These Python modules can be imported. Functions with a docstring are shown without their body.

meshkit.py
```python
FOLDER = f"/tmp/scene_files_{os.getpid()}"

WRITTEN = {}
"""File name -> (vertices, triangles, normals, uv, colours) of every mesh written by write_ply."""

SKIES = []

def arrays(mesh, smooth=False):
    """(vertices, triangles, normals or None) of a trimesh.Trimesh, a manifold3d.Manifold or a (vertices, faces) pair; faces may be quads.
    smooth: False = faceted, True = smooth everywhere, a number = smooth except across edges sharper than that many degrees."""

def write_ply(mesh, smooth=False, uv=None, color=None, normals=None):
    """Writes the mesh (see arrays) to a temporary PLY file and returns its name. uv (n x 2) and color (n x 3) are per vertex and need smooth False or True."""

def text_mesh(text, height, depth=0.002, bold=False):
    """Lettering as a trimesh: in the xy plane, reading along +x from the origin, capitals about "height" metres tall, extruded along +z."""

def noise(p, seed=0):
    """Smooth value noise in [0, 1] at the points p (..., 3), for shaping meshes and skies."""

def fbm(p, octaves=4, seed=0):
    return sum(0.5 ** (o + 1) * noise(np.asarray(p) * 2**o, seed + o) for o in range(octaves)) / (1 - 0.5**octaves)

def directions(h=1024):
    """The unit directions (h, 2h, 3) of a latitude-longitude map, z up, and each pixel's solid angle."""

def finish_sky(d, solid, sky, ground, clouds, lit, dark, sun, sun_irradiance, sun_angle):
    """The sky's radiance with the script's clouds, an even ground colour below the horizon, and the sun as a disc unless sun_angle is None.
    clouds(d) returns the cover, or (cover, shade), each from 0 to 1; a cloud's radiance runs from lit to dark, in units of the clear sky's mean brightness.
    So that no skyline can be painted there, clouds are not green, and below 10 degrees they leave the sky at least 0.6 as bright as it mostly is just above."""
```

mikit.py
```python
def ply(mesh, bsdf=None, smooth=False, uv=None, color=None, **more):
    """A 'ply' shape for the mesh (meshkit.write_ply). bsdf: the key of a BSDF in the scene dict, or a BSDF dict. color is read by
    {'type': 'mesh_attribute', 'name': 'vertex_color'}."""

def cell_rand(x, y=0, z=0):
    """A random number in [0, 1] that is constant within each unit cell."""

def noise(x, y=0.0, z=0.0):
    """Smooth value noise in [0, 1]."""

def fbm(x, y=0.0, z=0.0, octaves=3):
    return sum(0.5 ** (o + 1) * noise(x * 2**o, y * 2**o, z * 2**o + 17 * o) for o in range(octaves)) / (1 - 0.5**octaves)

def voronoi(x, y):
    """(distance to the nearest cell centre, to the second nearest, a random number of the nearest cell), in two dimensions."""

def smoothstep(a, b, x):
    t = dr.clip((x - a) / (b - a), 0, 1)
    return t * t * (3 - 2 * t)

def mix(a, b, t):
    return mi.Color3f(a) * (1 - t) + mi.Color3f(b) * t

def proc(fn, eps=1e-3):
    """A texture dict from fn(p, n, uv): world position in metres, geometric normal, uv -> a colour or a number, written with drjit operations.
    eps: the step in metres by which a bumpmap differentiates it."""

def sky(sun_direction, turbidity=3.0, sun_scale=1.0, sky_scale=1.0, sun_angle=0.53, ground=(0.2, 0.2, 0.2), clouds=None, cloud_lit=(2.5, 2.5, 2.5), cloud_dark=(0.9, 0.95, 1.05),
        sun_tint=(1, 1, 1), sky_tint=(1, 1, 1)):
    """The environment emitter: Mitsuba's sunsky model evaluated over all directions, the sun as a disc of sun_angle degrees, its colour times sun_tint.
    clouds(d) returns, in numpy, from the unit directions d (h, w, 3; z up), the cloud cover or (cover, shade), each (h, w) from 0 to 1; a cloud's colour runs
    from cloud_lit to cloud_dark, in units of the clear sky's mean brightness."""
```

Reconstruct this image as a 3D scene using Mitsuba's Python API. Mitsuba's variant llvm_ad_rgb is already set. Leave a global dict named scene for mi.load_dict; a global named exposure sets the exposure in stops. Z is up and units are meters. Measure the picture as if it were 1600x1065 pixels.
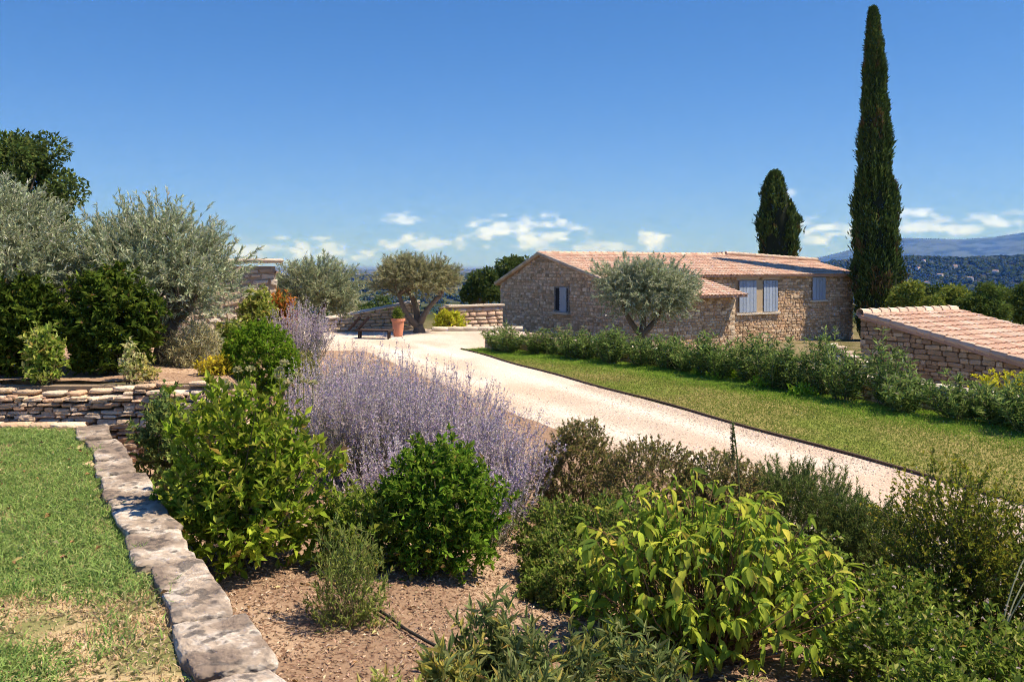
import math
import numpy as np
import drjit as dr
import mitsuba as mi
import trimesh
import mikit
import meshkit
from mikit import proc, noise, fbm, smoothstep, mix, voronoi
from scipy.spatial import Delaunay
from shapely.geometry import Polygon, LineString
from shapely import contains_xy

T = mi.ScalarTransform4f
scene, labels = {}, {}
EYE = 1.6

# ------------------------------------------------------------------ camera, sky, exposure
exposure = 2.3
F = 1330.0                       # focal length in pixels of a picture 1600 wide, horizon in row 416
scene['camera'] = {'type': 'perspective', 'fov': math.degrees(2 * math.atan(800 / F)), 'fov_axis': 'x',
                   'principal_point_offset_x': 0.0, 'principal_point_offset_y': (532.5 - 416) / 1065,
                   'near_clip': 0.05, 'far_clip': 40000.0,
                   'to_world': T().look_at(origin=[0, 0, EYE], target=[0, 10, EYE], up=[0, 0, 1]),
                   'medium': {'type': 'ref', 'id': 'haze_air'}}

SUN_AZ, SUN_EL = math.radians(-4), math.radians(58)
SUN = (math.cos(SUN_EL) * math.cos(SUN_AZ), math.cos(SUN_EL) * math.sin(SUN_AZ), math.sin(SUN_EL))


def cloud_cover(d):
    az = np.degrees(np.arctan2(d[..., 0], d[..., 1]))
    el = np.degrees(np.arcsin(np.clip(d[..., 2], -1, 1)))
    q = np.stack([az * 1.15, el * 3.2, az * 0 + 3.0], -1)
    n = meshkit.fbm(q, 5, 7)
    fine = meshkit.fbm(q * 2.3 + 11, 4, 3)
    cover = np.zeros_like(az)
    for a, e, ra, re, s in ((0.7, 2.25, 3.3, 1.15, 1.0), (-7.3, 3.1, 1.1, 0.4, .8), (-6.2, 1.5, 3.0, .5, .95), (-13.5, .95, 5.5, .8, .8), (9.6, 1.75, 1.1, .75, 1.1),
                            (20.2, 2.0, 1.8, .9, 1.0), (25.2, 3.2, 1.3, .3, .9), (27.5, 2.3, 5.0, .6, .9), (17.8, 4.6, .5, .3, .6), (4.5, 1.2, 3.5, .4, .7), (31.5, 2.6, 1.8, .5, .9)):
        g = 1 - np.sqrt(((az - a) / ra) ** 2 + (np.where(el > e, (el - e) / re, (e - el) / (re * .8))) ** 2)
        cover = np.maximum(cover, np.clip((g + (n - .5) * 3.8 + .05) * 1.15, 0, 1) * np.clip(g * 2.5 + 1.3, 0, 1) * s)
    # the same broken fair-weather band all round the horizon
    band = np.exp(-((el - 1.6) / 1.1) ** 2) * (np.abs(az) > 34)
    cover = np.maximum(cover, np.clip((n - .56) * 5, 0, 1) * band)
    veil = .30 * np.exp(-np.clip(el, 0, 90) / 5.0)
    shade = np.clip((.56 - fine) * 2.4, 0, .75)
    return np.clip(veil + (1 - veil) * cover * .8, 0, 1) * (el > 0), shade


scene['sky'] = mikit.sky(SUN, turbidity=2.6, clouds=cloud_cover, cloud_lit=(4.4, 4.8, 5.9), cloud_dark=(2.9, 3.25, 4.2), sun_tint=(1.0, .99, .97), sky_tint=(.29, .515, .80), ground=(.12, .14, .09))

scene['haze_air'] = {'type': 'homogeneous', 'albedo': {'type': 'rgb', 'value': [.86, .93, .985]},
                     'sigma_t': {'type': 'rgb', 'value': [0.5e-5, 1.6e-5, 6.0e-5]}}
scene['haze'] = {'type': 'cube', 'bsdf': {'type': 'null'}, 'interior': {'type': 'ref', 'id': 'haze_air'},
                 'to_world': T().translate([0, 0, 290]).scale([24000, 24000, 420])}
labels['haze'] = {'label': 'thin blue summer haze over the valley and hills', 'category': 'haze', 'kind': 'stuff'}

# ------------------------------------------------------------------ helpers
def rng(seed):
    return np.random.default_rng(seed)


def P(px, py, depth):
    return np.array([(px - 800) / F * depth, depth, EYE - (py - 416) / F * depth])


def G(px, py, z):
    return P(px, py, (EYE - z) * F / (py - 416))


def nrm(v):
    return v / np.maximum(np.linalg.norm(v, axis=-1, keepdims=True), 1e-9)


def sstep(a, b, x):
    t = np.clip((x - a) / (b - a), 0, 1)
    return t * t * (3 - 2 * t)


COUNT = {}


def numbered(name):
    COUNT[name] = COUNT.get(name, 0) + 1
    return name if COUNT[name] == 1 else f'{name}_{COUNT[name] - 1:03d}'


def tag(key, label=None, category=None, group=None, kind=None):
    d = labels.setdefault(key, {})
    for k, v in (('label', label), ('category', category), ('group', group), ('kind', kind)):
        if v:
            d[k] = v


def thing(name, label, category, group=None):
    key = numbered(name)
    tag(key, label, category, group)
    return key


def put(key, vfc, bsdf, smooth=False, kind=None, label=None):
    """One entry of the scene from (vertices, faces, colours)."""
    if not (key in labels and key not in scene and '__' not in key):      # a thing of a single mesh keeps its key
        key = numbered(key)
    v, f, c = vfc
    scene[key] = mikit.ply((v, f), bsdf, smooth=smooth, color=None if c is None else np.broadcast_to(c, v.shape))
    if kind or label:
        tag(key, label, kind=kind)
    return key


def cat(parts):
    vs, fs, cs, n = [], [], [], 0
    for v, f, c in parts:
        if len(v) == 0:
            continue
        vs.append(v); fs.append(np.asarray(f) + n); cs.append(np.broadcast_to(c, v.shape)); n += len(v)
    return np.vstack(vs), np.vstack(fs), np.vstack(cs)


def tube(pts, radii, col, sides=6, cap=True):
    p = np.asarray(pts, float)
    t = nrm(np.gradient(p, axis=0))
    ref = np.array([0, 0, 1.0]) if abs(t[:, 2]).mean() < .8 else np.array([1.0, .2, 0])
    a = nrm(np.cross(t, ref)); b = np.cross(t, a)
    ang = np.arange(sides) * 2 * np.pi / sides
    r = np.broadcast_to(radii, (len(p),))
    v = p[:, None] + r[:, None, None] * (np.cos(ang)[None, :, None] * a[:, None] + np.sin(ang)[None, :, None] * b[:, None])
    i, j = np.meshgrid(np.arange(len(p) - 1), np.arange(sides), indexing='ij')
    A, B, C, D = i * sides + j, i * sides + (j + 1) % sides, (i + 1) * sides + (j + 1) % sides, (i + 1) * sides + j
    f = np.vstack([np.stack([A, B, C], -1).reshape(-1, 3), np.stack([A, C, D], -1).reshape(-1, 3)])
    v = v.reshape(-1, 3)
    if cap:
        n = len(v); v = np.vstack([v, p[-1:]]); k = (len(p) - 1) * sides
        f = np.vstack([f, [[k + q, k + (q + 1) % sides, n] for q in range(sides)]])
    return v, f, np.asarray(col, float)


def curve(a, b, bend, n=6):
    """A quadratic curve from a to b whose middle is pushed by bend."""
    a, b = np.asarray(a, float), np.asarray(b, float)
    t = np.linspace(0, 1, n)[:, None]
    return a * (1 - t) + b * t + 4 * t * (1 - t) * np.asarray(bend, float)


def sticks(A, B, r, col, rg, bend=.1, seg=3):
    """Many thin three-sided stems from A to B at once."""
    n = len(A)
    mid = (rg.normal(size=(n, 3)) * bend) * np.linalg.norm(B - A, axis=1)[:, None]
    ts = np.linspace(0, 1, seg + 1)
    pts = np.stack([A * (1 - t) + B * t + 4 * t * (1 - t) * mid for t in ts], 1)
    d = nrm(B - A); a = nrm(np.cross(d, rg.normal(size=(n, 3)))); b = np.cross(d, a)
    rr = np.asarray(r).reshape(-1, 1) * np.linspace(1, .45, seg + 1)[None]
    ring = [pts + rr[..., None] * (math.cos(k * 2.0944) * a + math.sin(k * 2.0944) * b)[:, None] for k in range(3)]
    v = np.stack(ring, 2).reshape(-1, 3)
    base = (np.arange(n) * (seg + 1) * 3)[:, None]
    f = []
    for s in range(seg):
        for k in range(3):
            p, q = s * 3 + k, s * 3 + (k + 1) % 3
            f += [[p, q, q + 3], [p, q + 3, p + 3]]
    f = (base[:, :, None] + np.array(f)[None]).reshape(-1, 3)
    c = np.asarray(col, float)
    c = np.broadcast_to(c, (n, 3)) * rg.uniform(.75, 1.25, (n, 1))
    return v, f, np.repeat(c, (seg + 1) * 3, 0)


def leaves(p, d, L, W, col, rg, fold=.25, up=1.0, droop=.1, waist=.45):
    """Folded leaves of two triangles: base p, direction d, length L, width W."""
    n = len(p)
    d = nrm(d); L = np.broadcast_to(L, (n,))[:, None]; W = np.broadcast_to(W, (n,))[:, None]
    nn = np.array([0, 0, up]) + rg.normal(size=(n, 3)) * .6
    nn = nrm(nn - (nn * d).sum(1, keepdims=True) * d)
    s = np.cross(d, nn)
    t = p + d * L - nn * L * droop * rg.uniform(.3, 1.7, (n, 1))
    m = p + d * L * waist + nn * W * fold
    v = np.stack([p, m + s * W / 2, t, m - s * W / 2], 1).reshape(-1, 3)
    f = (np.arange(n)[:, None, None] * 4 + np.array([[0, 1, 2], [0, 2, 3]])[None]).reshape(-1, 3)
    return v, f, np.repeat(np.broadcast_to(col, (n, 3)), 4, 0)


def tint(cols, weights, n, rg, spread=.25):
    """Leaf colours: one of a few real leaf colours each, with a spread in brightness."""
    c = np.asarray(cols, float)[rg.choice(len(cols), n, p=np.array(weights) / sum(weights))]
    return c * rg.uniform(1 - spread, 1 + spread, (n, 1)) * rg.uniform(.92, 1.08, (n, 3))


def sphere_dirs(n, rg, low=-1.0):
    z = rg.uniform(low, 1, n); a = rg.uniform(0, 2 * np.pi, n); r = np.sqrt(1 - z * z)
    return np.stack([r * np.cos(a), r * np.sin(a), z], 1)


def lumps(d, seed, amp, freq=2.2):
    return 1 + amp * (meshkit.fbm(d * freq + seed * 3.7, 3, seed) - .5) * 2


def shrub(key, c, rad, h, tips, per, L, W, cols, wts, seed, low=-.55, lump=.3, shell=.5, twig=.22, stems=24, stemcol=(.13, .10, .07), rise=.35, sag=.1, fold=.25, spread=.28,
          bsdf='leaf', stem_r=.007, young=None, flat=1.0):
    """A shrub: stems from the ground to twigs that fill a lumpy volume, leaves along the twigs. Two parts: foliage and stem."""
    rg = rng(seed)
    c = np.asarray(c, float); rx, ry = rad
    dirs = sphere_dirs(tips, rg, low)
    r = (shell + (1 - shell) * rg.uniform(0, 1, tips) ** .6) * lumps(dirs, seed, lump)
    zc = h * (-low) / (1 - low) if low > -1 else h * .5
    ext = np.array([rx, ry, h - zc])
    tip = c + [0, 0, zc] + dirs * r[:, None] * ext * np.array([1, 1, flat])
    tip[:, 2] = np.maximum(tip[:, 2], c[2] + .03)
    out = nrm(dirs * np.array([1, 1, .8]) + [0, 0, rise] + rg.normal(size=(tips, 3)) * .35)
    tl = twig * rg.uniform(.6, 1.4, tips)
    root = tip - out * tl[:, None]
    u = rg.uniform(0, 1, (tips, per)) ** .8
    pos = root[:, None] + (tip - root)[:, None] * u[..., None]
    ld = nrm(out[:, None] * .7 + rg.normal(size=(tips, per, 3)) * .75 + np.array([0, 0, rise * .5]))
    n = tips * per
    L, W = L * 1.15, W * 1.2
    cols = np.minimum(np.asarray(cols) * [2.5, 2.25, 1.6], .62)
    col = tint(cols, wts, n, rg, spread)
    if young is not None:      # fresh shoots at the twig ends
        k = (u.reshape(-1) > .72) & (np.repeat(dirs[:, 2], per) > -.1) & (rg.uniform(size=n) < .55)
        col[k] = tint([young], [1], k.sum(), rg, .2)
    old = rg.uniform(size=n) < .025      # a few yellowed and dead leaves
    col[old] = tint([(.42, .30, .09), (.28, .19, .09), (.46, .42, .10)], [1, 1, 1], old.sum(), rg, .2)
    size = rg.uniform(.55, 1.3, n)
    lv = leaves(pos.reshape(-1, 3), ld.reshape(-1, 3), L * size, W * size, col, rg, fold=fold, droop=sag)
    tw = sticks(root, tip, np.full(tips, stem_r * .3), np.asarray(stemcol) * 1.1, rg, .05, 1)
    put(key + '__foliage', lv, bsdf)
    k = rg.choice(tips, min(stems, tips), replace=False)
    a = c + np.stack([rg.normal(size=len(k)) * rx * .12, rg.normal(size=len(k)) * ry * .12, np.full(len(k), -.03)], 1)
    st = sticks(a, root[k], np.full(len(k), stem_r), stemcol, rg, .08, 4)
    put(key + '__stem', cat([st, tw]), 'bark')


def box(cx, cy, cz, sx, sy, sz, rot=0.0, col=(.5, .5, .5), bev=0.0):
    m = trimesh.creation.box((sx, sy, sz))
    v, f = np.array(m.vertices), np.array(m.faces)
    if bev:
        import manifold3d as m3
        q = m3.Manifold.cube((sx - 2 * bev, sy - 2 * bev, sz - 2 * bev), True)
        s = m3.Manifold.sphere(bev, 4)
        mm = m3.Manifold.minkowski_sum(q, s).to_mesh() if hasattr(m3.Manifold, 'minkowski_sum') else None
        if mm is not None:
            v, f = np.array(mm.vert_properties[:, :3]), np.array(mm.tri_verts)
    ca, sa = math.cos(rot), math.sin(rot)
    v = np.stack([v[:, 0] * ca - v[:, 1] * sa + cx, v[:, 0] * sa + v[:, 1] * ca + cy, v[:, 2] + cz], 1)
    return v, f, np.asarray(col, float)


_CUBE = trimesh.creation.box((2, 2, 2))
_CUBE2 = trimesh.Trimesh(_CUBE.vertices, _CUBE.faces).subdivide().subdivide()
_CUBE1 = trimesh.Trimesh(_CUBE.vertices, _CUBE.faces).subdivide()


def rock(sx, sy, sz, rg, base=_CUBE1, power=8.0, rough=.10, freq=1.7):
    """A rounded uneven block with half sizes sx, sy, sz, centred on the origin."""
    v = np.array(base.vertices)
    k = (np.abs(v) ** power).sum(1) ** (1 / power)
    v = v / k[:, None]
    off = rg.uniform(0, 100, 3)
    v = v * (1 + rough * (meshkit.fbm(v * freq + off, 3) - .5) * 2)[:, None]
    v = v + rough * .6 * (np.stack([meshkit.noise(v * freq * 1.3 + off + k * 31) for k in range(3)], 1) - .5)
    return v * [sx, sy, sz], np.array(base.faces)


STONE = [(.50, .42, .32), (.42, .35, .27), (.56, .49, .39), (.36, .31, .26), (.47, .36, .26), (.52, .47, .42)]


def stone_col(rg, pal=STONE, k=1.0):
    return np.asarray(pal[rg.integers(len(pal))]) * rg.uniform(.8, 1.15) * k


def wall_stones(p0, p1, z0, z1, thick, rg, course=(.05, .1), length=(.12, .3), base=_CUBE1, pal=STONE, power=9.0, proud=.02, rough=.10):
    """Dry-stone facing: a list of (v, f, colour), one per stone. p0, p1 in plan; z0, z1 functions of the fraction along the wall."""
    p0, p1 = np.asarray(p0, float), np.asarray(p1, float)
    Lw = np.linalg.norm(p1 - p0); e = (p1 - p0) / Lw; nn = np.array([e[1], -e[0]])
    out = []
    top = max(z1(0), z1(.5), z1(1)); z = min(z0(0), z0(.5), z0(1)); row = 0
    while z < top - .015:
        h = rg.uniform(*course)
        s = -rg.uniform(0, length[0])
        while s < Lw:
            ln = rg.uniform(*length)
            a, b = max(s, 0), min(s + ln, Lw)
            if b - a > .04:
                t = (a + b) / 2 / Lw
                hi = min(z + h, z1(t))
                if hi - z > .02 and z + h > z0(t):
                    zj = rg.normal() * .008
                    v, f = rock((b - a) / 2 - .002, thick / 2, (hi - z) / 2 - .001, rg, base, power, rough)
                    tw = rg.normal() * .03
                    v = np.stack([v[:, 0], v[:, 1], v[:, 2] + v[:, 0] * tw], 1)
                    w = p0 + e * (a + b) / 2 + nn * rg.uniform(-.3, 1) * proud
                    v = np.stack([w[0] + e[0] * v[:, 0] + nn[0] * v[:, 1], w[1] + e[1] * v[:, 0] + nn[1] * v[:, 1], (z + hi) / 2 + zj + v[:, 2]], 1)
                    if hi > z1(t) - .04:
                        v[:, 2] = np.minimum(v[:, 2], z1(t) + .02)
                    out.append((v, f, stone_col(rg, pal)))
            s += ln
        z += h; row += 1
    return out


def patch(poly, zf, step, jitter=.3, seed=0):
    """A triangulated sheet over a polygon in plan, its height from zf(x, y)."""
    rg = rng(seed)
    poly = Polygon(poly) if not isinstance(poly, Polygon) else poly
    x0, y0, x1, y1 = poly.bounds
    gx, gy = np.meshgrid(np.arange(x0, x1, step), np.arange(y0, y1, step))
    q = np.stack([gx.ravel(), gy.ravel()], 1) + rg.uniform(-jitter, jitter, (gx.size, 2)) * step
    q = q[contains_xy(poly.buffer(-step * .35), q[:, 0], q[:, 1])]
    ring = poly.exterior
    b = np.array([ring.interpolate(s).coords[0] for s in np.arange(0, ring.length, step * .7)])
    q = np.vstack([q, b, np.array(ring.coords)[:-1]])
    q = np.unique(q.round(5), axis=0)
    tri = Delaunay(q).simplices
    cen = q[tri].mean(1)
    tri = tri[contains_xy(poly, cen[:, 0], cen[:, 1])]
    a = q[tri]
    area = (a[:, 1, 0] - a[:, 0, 0]) * (a[:, 2, 1] - a[:, 0, 1]) - (a[:, 1, 1] - a[:, 0, 1]) * (a[:, 2, 0] - a[:, 0, 0])
    tri = np.where((area < 0)[:, None], tri[:, ::-1], tri)[np.abs(area) > 1e-8]
    return np.column_stack([q, zf(q[:, 0], q[:, 1])]), tri, None


def in_poly(poly, n, rg):
    poly = Polygon(poly)
    x0, y0, x1, y1 = poly.bounds
    k = int(n * (x1 - x0) * (y1 - y0) / poly.area) + 10
    q = np.stack([rg.uniform(x0, x1, k), rg.uniform(y0, y1, k)], 1)
    return q[contains_xy(poly, q[:, 0], q[:, 1])]


# ------------------------------------------------------------------ materials
VC = {'type': 'mesh_attribute', 'name': 'vertex_color'}
scene['leaf'] = {'type': 'principledthin', 'base_color': VC, 'roughness': .40, 'diff_trans': .85, 'eta': 1.42}
scene['leaf_dull'] = {'type': 'principledthin', 'base_color': VC, 'roughness': .7, 'diff_trans': .5, 'eta': 1.3}
scene['plain'] = {'type': 'twosided', 'bsdf': {'type': 'diffuse', 'reflectance': VC}}
scene['bark'] = {'type': 'twosided', 'bsdf': {'type': 'principled', 'base_color': VC, 'roughness': .9, 'specular': .2}}
scene['matte'] = {'type': 'twosided', 'bsdf': {'type': 'principled', 'base_color': VC, 'roughness': .85, 'specular': .25}}
scene['stone'] = {'type': 'twosided', 'bsdf': {'type': 'bumpmap', 'scale': .02, 'arbitrary': proc(lambda p, n, uv: fbm(p.x * 38, p.y * 38, p.z * 38, 3), eps=.004),
                                               'bsdf': {'type': 'principled', 'base_color': VC, 'roughness': .92, 'specular': .2}}}


def coping_col(p, n, uv):
    a = fbm(p.x * 5, p.y * 5, p.z * 5, 4)
    b = fbm(p.x * 26 + 9, p.y * 26, p.z * 26, 3)
    c = fbm(p.x * 11 + 31, p.y * 11, p.z * 11, 3)
    col = mix((.19, .155, .13), (.35, .30, .25), smoothstep(.36, .6, a))
    col = mix(col, (.50, .475, .44), smoothstep(.50, .62, b * .45 + a * .55) * .7)
    return mix(col, (.085, .075, .07), smoothstep(.50, .62, c * .6 + b * .4) * .85)


scene['coping'] = {'type': 'twosided', 'bsdf': {'type': 'bumpmap', 'scale': .03, 'arbitrary': proc(lambda p, n, uv: fbm(p.x * 30, p.y * 30, p.z * 30, 4), eps=.003),
                                                'bsdf': {'type': 'principled', 'base_color': proc(coping_col), 'roughness': .93, 'specular': .2}}}


def soil_col(p, n, uv):
    a = fbm(p.x * 1.3, p.y * 1.3, 0, 3)
    b = fbm(p.x * 45, p.y * 45, 2, 2)
    c = mix((.25, .175, .125), (.35, .26, .19), smoothstep(.35, .65, a))
    return mix(c, (.16, .10, .07), smoothstep(.5, .75, b))


scene['soil'] = {'type': 'twosided', 'bsdf': {'type': 'principled', 'base_color': proc(soil_col), 'roughness': .95, 'specular': .1}}


def lawn_col(p, n, uv):
    a = fbm(p.x * 2.2, p.y * 2.2, 1, 3)
    b = fbm(p.x * 40, p.y * 40, 1, 2)
    c = mix((.17, .18, .07), (.46, .36, .22), smoothstep(.42, .62, a))
    return mix(c, (.05, .05, .02), smoothstep(.5, .8, b))


scene['lawn_soil'] = {'type': 'twosided', 'bsdf': {'type': 'principled', 'base_color': proc(lawn_col), 'roughness': .95, 'specular': .1}}


def lawn2_col(p, n, uv):
    a = fbm(p.x * .5, p.y * .5, 1, 3)
    b = fbm(p.x * 14, p.y * 14, 1, 3)
    c = mix((.17, .21, .045), (.25, .22, .085), smoothstep(.38, .6, a))
    return mix(c, (.07, .09, .02), smoothstep(.5, .8, b) * .7)


scene['turf'] = {'type': 'twosided', 'bsdf': {'type': 'principled', 'base_color': proc(lawn2_col), 'roughness': .95, 'specular': .1}}


def road_col(p, n, uv):
    a = fbm(p.x * .6, p.y * .35, 0, 4)
    g = fbm(p.x * 60, p.y * 60, 1, 2)
    s = (p.x - 2.37) * .924 + (p.y - 9.35) * .382          # across the driveway, 0 to 3
    rut = dr.exp(-dr.square((s - .85) / .28)) + dr.exp(-dr.square((s - 2.25) / .28))
    c = mix((.42, .355, .295), (.53, .475, .42), smoothstep(.32, .64, a))
    c = mix(c, (.49, .375, .295), smoothstep(.40, .7, fbm(p.x * .9 + 7, p.y * .5, 3, 3)) * .7)
    c = mix(c, (.62, .56, .50), rut * .8 * smoothstep(.3, .6, fbm(p.x * .4, p.y * .3, 8, 2)))
    return mix(c, (.30, .24, .19), smoothstep(.55, .8, g) * .7)


scene['gravel_surface'] = {'type': 'twosided', 'bsdf': {'type': 'bumpmap', 'scale': .012, 'arbitrary': proc(lambda p, n, uv: fbm(p.x * 35, p.y * 35, 0, 3), eps=.006),
                                                'bsdf': {'type': 'principled', 'base_color': proc(road_col), 'roughness': .95, 'specular': .15}}}


def land_col(p, n, uv):
    a = fbm(p.x * .006, p.y * .006, 0, 4)
    b = fbm(p.x * .03, p.y * .03, 0, 3)
    c = mix((.045, .06, .025), (.09, .10, .04), smoothstep(.35, .65, b))
    c = mix(c, (.22, .20, .12), smoothstep(.60, .72, a) * .7)
    near_ = mix((.13, .125, .06), (.22, .19, .12), smoothstep(.35, .65, fbm(p.x * 1.1, p.y * 1.1, 0, 3)))
    return mix(near_, c, smoothstep(55, 90, dr.sqrt(p.x * p.x + p.y * p.y)))


scene['land'] = {'type': 'twosided', 'bsdf': {'type': 'diffuse', 'reflectance': proc(land_col)}}
scene['wood_hill'] = {'type': 'twosided', 'bsdf': {'type': 'diffuse', 'reflectance': proc(lambda p, n, uv: mix((.03, .045, .03), (.08, .10, .055), smoothstep(.35, .65, fbm(p.x * .004, p.y * .004, p.z * .01, 4))))}}

scene['wood_near'] = {'type': 'twosided', 'bsdf': {'type': 'diffuse', 'reflectance': proc(lambda p, n, uv: mix((.012, .02, .012), (.04, .045, .025), smoothstep(.4, .7, fbm(p.x * .008, p.y * .008, 0, 4))))}}

# ------------------------------------------------------------------ ground levels
WX, WY = -.888, 3.28                   # a point of the lawn wall's outer edge
WD = nrm(np.array([-3.142, 5.16]))     # its direction
WN = np.array([WD[1], -WD[0]])         # towards the bed
RD = nrm(np.array([6.74, -16.3]))      # the driveway's direction, towards the camera
RR = np.array([5.14, 10.5])            # a point of its far edge
RN = np.array([RD[1], -RD[0]])         # towards the bed
RW = 3.0


def wall_pt(s, off=0.0):
    return np.array([WX, WY]) + WD * s + WN * off


def road_pt(s, off=0.0):
    return RR + RD * s + RN * off


UB = .37                              # the upper bed


def bed_z(x, y):
    x, y = np.asarray(x, float), np.asarray(y, float)
    dw = np.clip((x - WX) * WN[0] + (y - WY) * WN[1], 0, 99)
    q = RR + RN * RW
    drr = np.clip((x - q[0]) * RN[0] + (y - q[1]) * RN[1], 0, 99)
    s = dw / np.maximum(dw + drr, 1e-6)
    z = -.38 - .60 * sstep(-.1, 1.05, s)
    ub = np.where(x < -2.9, np.maximum((y > 9.0) * 1.0 * sstep(-2.6, -3.2, x), sstep(-2.4, -4.1, x) * sstep(8.95, 10.0, y)), sstep(-2.4, -4.1, x) * sstep(8.95, 10.0, y)) * sstep(0, 1.5, drr)
    ub = ub * (1 - sstep(-5.6, -4.3, x + np.clip(y - 12, 0, 30) * .35) * sstep(11.5, 14.5, y))
    z = z * (1 - ub) + UB * ub
    bump = meshkit.fbm(np.stack([x * 1.7, y * 1.7, x * 0], -1), 3, 5) - .5
    return z + bump * .10


def lawn_z(x, y):
    return (meshkit.fbm(np.stack([x * 1.2, y * 1.2, x * 0], -1), 3, 9) - .5) * .07


HEDGE = np.array([G(px, py, -1.0)[:2] for px, py in ((740, 546), (830, 553), (900, 561), (1000, 573), (1100, 588), (1200, 605), (1300, 622), (1400, 641), (1500, 658), (1600, 675))])
HEDGE = np.vstack([HEDGE, HEDGE[-1] + (HEDGE[-1] - HEDGE[-2]) * 4])


def hedge_pt(t, off=0.0):
    ls = LineString(HEDGE)
    a = np.array(ls.interpolate(t).coords[0]); b = np.array(ls.interpolate(t + .1).coords[0])
    d = nrm(b - a)
    return a + np.array([-d[1], d[0]]) * off


HLEN = LineString(HEDGE).length


def turf_z(x, y):
    return -1.0 + (meshkit.fbm(np.stack([x * .5, y * .5, x * 0], -1), 3, 4) - .5) * .06


# ------------------------------------------------------------------ far land, hills, valley
def far_z(x, y):
    r = np.hypot(x, y)
    z = -2.25 - 66 * sstep(70, 900, r)
    z = z + (meshkit.fbm(np.stack([x * .0016, y * .0016, x * 0], -1), 4, 3) - .5) * 70 * sstep(300, 2600, r)
    return z - .03 * np.clip(r - 45, 0, 100)


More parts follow.
